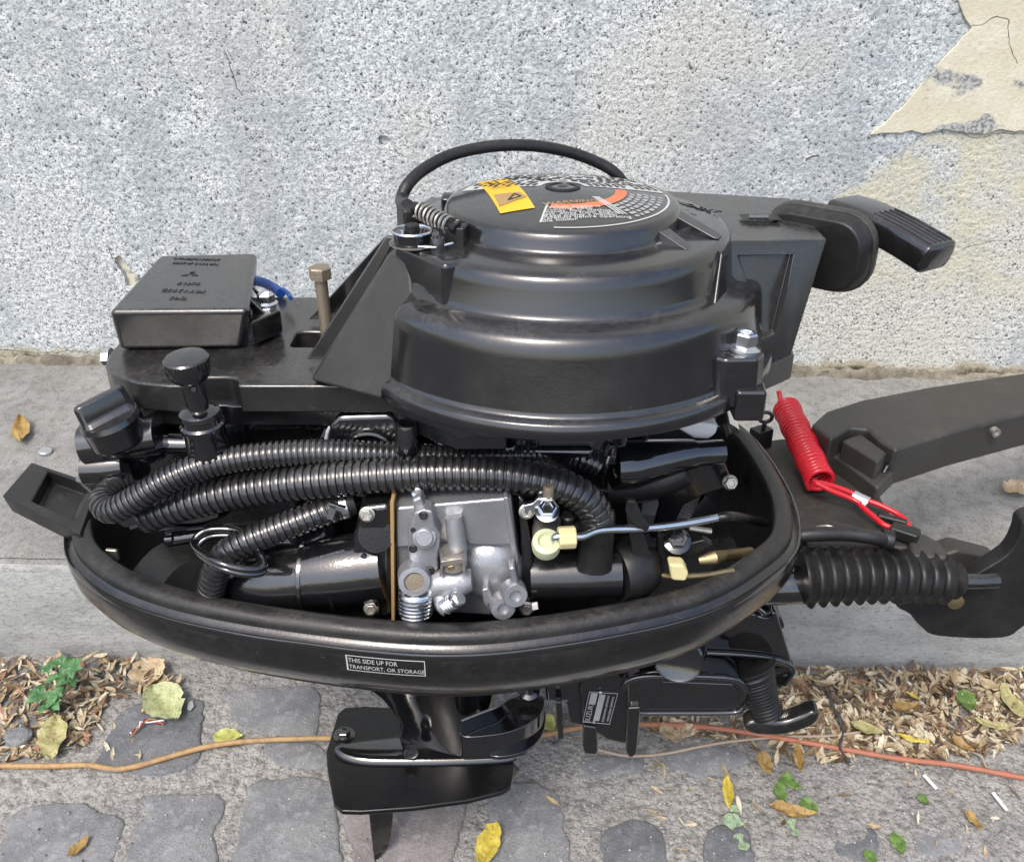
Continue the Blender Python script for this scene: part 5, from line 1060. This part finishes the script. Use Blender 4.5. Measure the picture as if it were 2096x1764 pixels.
# crumbs of grit
random.seed(5); b = B()
for k in range(1100):
    u, v = (random.uniform(1100, 2300), random.uniform(1500, 1790)) if random.random() < .75 else (random.uniform(-200, 1100), random.uniform(1370, 1790))
    p = G(u, v, 0); r = random.uniform(.0004, .0012)*(1.6 if random.random() < .06 else 1); vs = [Vector(q)*r*random.uniform(.7, 1.2)+Vector((p.x, p.y, .0035+r*.5)) for q in ((1,0,0),(-1,0,0),(0,1,0),(0,-1,0),(0,0,.8),(0,0,-.8))]
    b.add(vs, [(0,2,4),(2,1,4),(1,3,4),(3,0,4),(2,0,5),(1,2,5),(3,1,5),(0,3,5)], random.choices((0,1,2), (.5,.3,.2))[0])
GR = [conc_mat('pale grit', (.5,.49,.47), (.6,.59,.57), (.35,.34,.33)), conc_mat('grey grit', (.25,.25,.24), (.32,.31,.3), (.15,.15,.14)), conc_mat('dark grit', (.08,.08,.08), (.12,.12,.12), (.05,.05,.05))]
grit = obj('loose_grit', b, GR, ang=20); tag(grit, 'loose pale grit scattered over the mortar', 'grit', kind='stuff')
# cord and wire
def ground_path(l, z): return [G(u, v, z) for u, v in l]
m = N('faded orange cord'); x_ = m.sep()[0]; n_ = m.noise(120, 4, .6); cc_m = m.mix(m.rng(x_, .05, .35), (.42, .26, .11), (.40, .135, .078)); m.col(m.mix(m.rng(n_, .42, .7, 0, .7), cc_m, (.22, .14, .085))); m.ro(.55); m.bump(n_, .2, .001)
b = B(); b.tube(resample(spline(ground_path([(-260,1550),(-100,1562),(0,1566),(100,1567),(180,1565),(235,1574),(285,1566),(350,1547),(430,1526),(510,1516),(620,1511),(740,1510),(880,1514),(1000,1514),(1110,1504),(1190,1488),(1330,1482),(1450,1488),(1560,1504),(1700,1528),(1840,1552),(1960,1566),(2100,1592),(2300,1625)], .0065), 8), .006), .0026, 12)
o = obj('electric_cord', b, m.mat, ang=80); tag(o, 'faded orange cord running across the ground behind the motor\'s foot', 'cord')
b = B(); b.tube(resample(spline(ground_path([(1195,1528),(1226,1534),(1280,1546),(1353,1543),(1430,1528),(1504,1516),(1600,1508),(1690,1506),(1760,1498)], .006), 8), .006), .0014, 8); o = obj('thin_wire', b, WIREM, ang=80); tag(o, 'thin beige wire below the coral stretch of cord', 'wire')
# dark rag strip
pth = resample(spline(ground_path([(1652,1392),(1690,1412),(1702,1436),(1718,1476),(1728,1500),(1716,1524),(1740,1556)], .010), 8), .004); b = B(); pth = [p+Vector((.004*noise.noise(p*60), .004*noise.noise(p*60+Vector((5,0,0))), .003*noise.noise(p*90))) for p in pth]; b.tube(pth, [.0015+.0085*abs(noise.noise(Vector((k*.37, 3, 0)))) for k in range(len(pth))], 7, sx=.45); o = obj('rag_strip', b, TWIGM, ang=80); tag(o, 'dark grey twisted strip of rag across the litter', 'rag')
# braided scrap
REDD = worn('dark red thread', (.22, .012, .03), (.3, .1, .1), .3, .5, .7, bump=.1)
BR = bpy.data.objects.new('braided_string', None); COL.objects.link(BR); q0, q1 = G(268,1502,.007), G(336,1478,.007); BR.location = q0; tag(BR, 'short braided scrap of red, white and yellow string on a dark sett', 'string')
mid = G(296, 1476, .009)-q0; ctrl = spline([Vector((0,0,0)), mid*.55+Vector((0,0,0)), mid*1.05, (q1-q0)], 14)
for k, mm in enumerate((REDD, WHITE, LBR)):
    pp = [p+Vector((.0011*cos(i*.3+2.09*k)+.0012*noise.noise(p*70+Vector((k,0,0))), .0013*sin(i*.3+2.09*k), .0010*sin(i*.3+2.09*k))) for i, p in enumerate(ctrl)]; b = B(); b.tube(pp, .0008, 7); obj('strand', b, mm, BR, ang=80)
# paper slivers and button
for l, p0, p1 in (('white paper sliver right of the green leaves', (1890,1586), (1918,1614)), ('white paper sliver near the right edge', (2031,1622), (2062,1658))):
    a, c = G(*p0, .005), G(*p1, .005); d = c-a; n_ = Vector((-d.y, d.x, 0)).normalized()*.0022; b = B(); b.prism([a-n_*.6, c-n_, c+n_*.4, a+n_], (0, 0, .0008)); o = obj('paper_sliver', b, WHITE, bevel=.0002); tag(o, l, 'paper', 'paper slivers')
bc = G(92, 925, ZT+.0015); b = B(); b.lathe([(.0075, 0), (.0078, .0008), (.0076, .0022), (.006, .0030), (.003, .0024), (.001, .0024)], (0,0,0), (.1,0,1), 20); o = obj('metal_cap', b, ZINC, ang=35); o.location = bc; tag(o, 'small round white metal cap lying on the pavement', 'cap')
pb_ = G(38, 1510, .004); b = B(); pts = spline([Vector((.014*cos(a)*(1+.15*sin(a*3)), .011*sin(a), 0)) for a in [k*pi/5 for k in range(10)]], 3, True); b.loft([[p for p in pts], [p*.95+Vector((0,0,.004)) for p in pts], [p*.7+Vector((0,0,.007)) for p in pts]]); o = obj('pebble', b, STONES[1], bevel=.001); o.location = pb_; tag(o, 'flat grey pebble among the seeds at left', 'pebble')
b = B(); gp_ = [G(*p, .005) for p in ((385,1438),(394,1434),(398,1446),(390,1455),(384,1452))]; b.prism(gp_, (0,0,.0012)); o = obj('glass_shard', b, DECALG, bevel=.0003); tag(o, 'small pale angular shard right of the pale curled leaf', 'shard')
# ---------------- weed at the kerb
WD = bpy.data.objects.new('weed_plant', None); COL.objects.link(WD); w0 = G(118, 1462, .002); WD.location = w0
tag(WD, 'small green weed with lobed leaves growing at the kerb', 'weed')
def weed_leaf(u, v, h, r, sd):
    rnd = random.Random(sd); c = G(u, v, h)-w0; n = 5; b = B(); ctr_ = Vector((0,0,0)); base = rnd.uniform(0, 6.28)
    tl = Matrix.Rotation(rnd.uniform(-.35, .35), 3, 'X') @ Matrix.Rotation(rnd.uniform(-.35, .35), 3, 'Y')
    for k in range(n):
        a = base+(k-(n-1)/2)*1.05; d = Vector((cos(a), sin(a), 0)); s_ = Vector((-d.y, d.x, 0)); L = r*rnd.uniform(.8, 1.1); vs = []
        for i in range(7):
            t = i/6; w_ = L*.36*sin(pi*(t*.85+.1))*(1+.22*cos(i*3.0))
            for q in (-1, -.5, 0, .5, 1): vs.append(tl @ (d*L*t+s_*w_*q+Vector((0, 0, .10*L*(1-(2*t-1)**2)+.25*w_*abs(q)-.06*L*t+k*.0003)))+c)
        b.add(vs, [(i*5+j, (i+1)*5+j, (i+1)*5+j+1, i*5+j+1) for i in range(6) for j in range(4)])
    obj('leaf', b, WEEDM, WD, ang=180)
    b = B(); b.tube(spline([Vector((0,0,0)), c*.5+Vector((0,0,.006)), c], 6), .0007, 6); obj('stem', b, STEMM, WD)
for k, (u, v, h, r) in enumerate(((97,1366,.030,.010), (128,1360,.040,.013), (150,1365,.042,.014), (118,1388,.035,.013), (142,1398,.035,.014), (82,1422,.028,.014), (112,1420,.032,.011), (98,1450,.020,.013), (110,1440,.026,.012), (72,1430,.022,.011))): weed_leaf(u, v, h, r*.85, k)
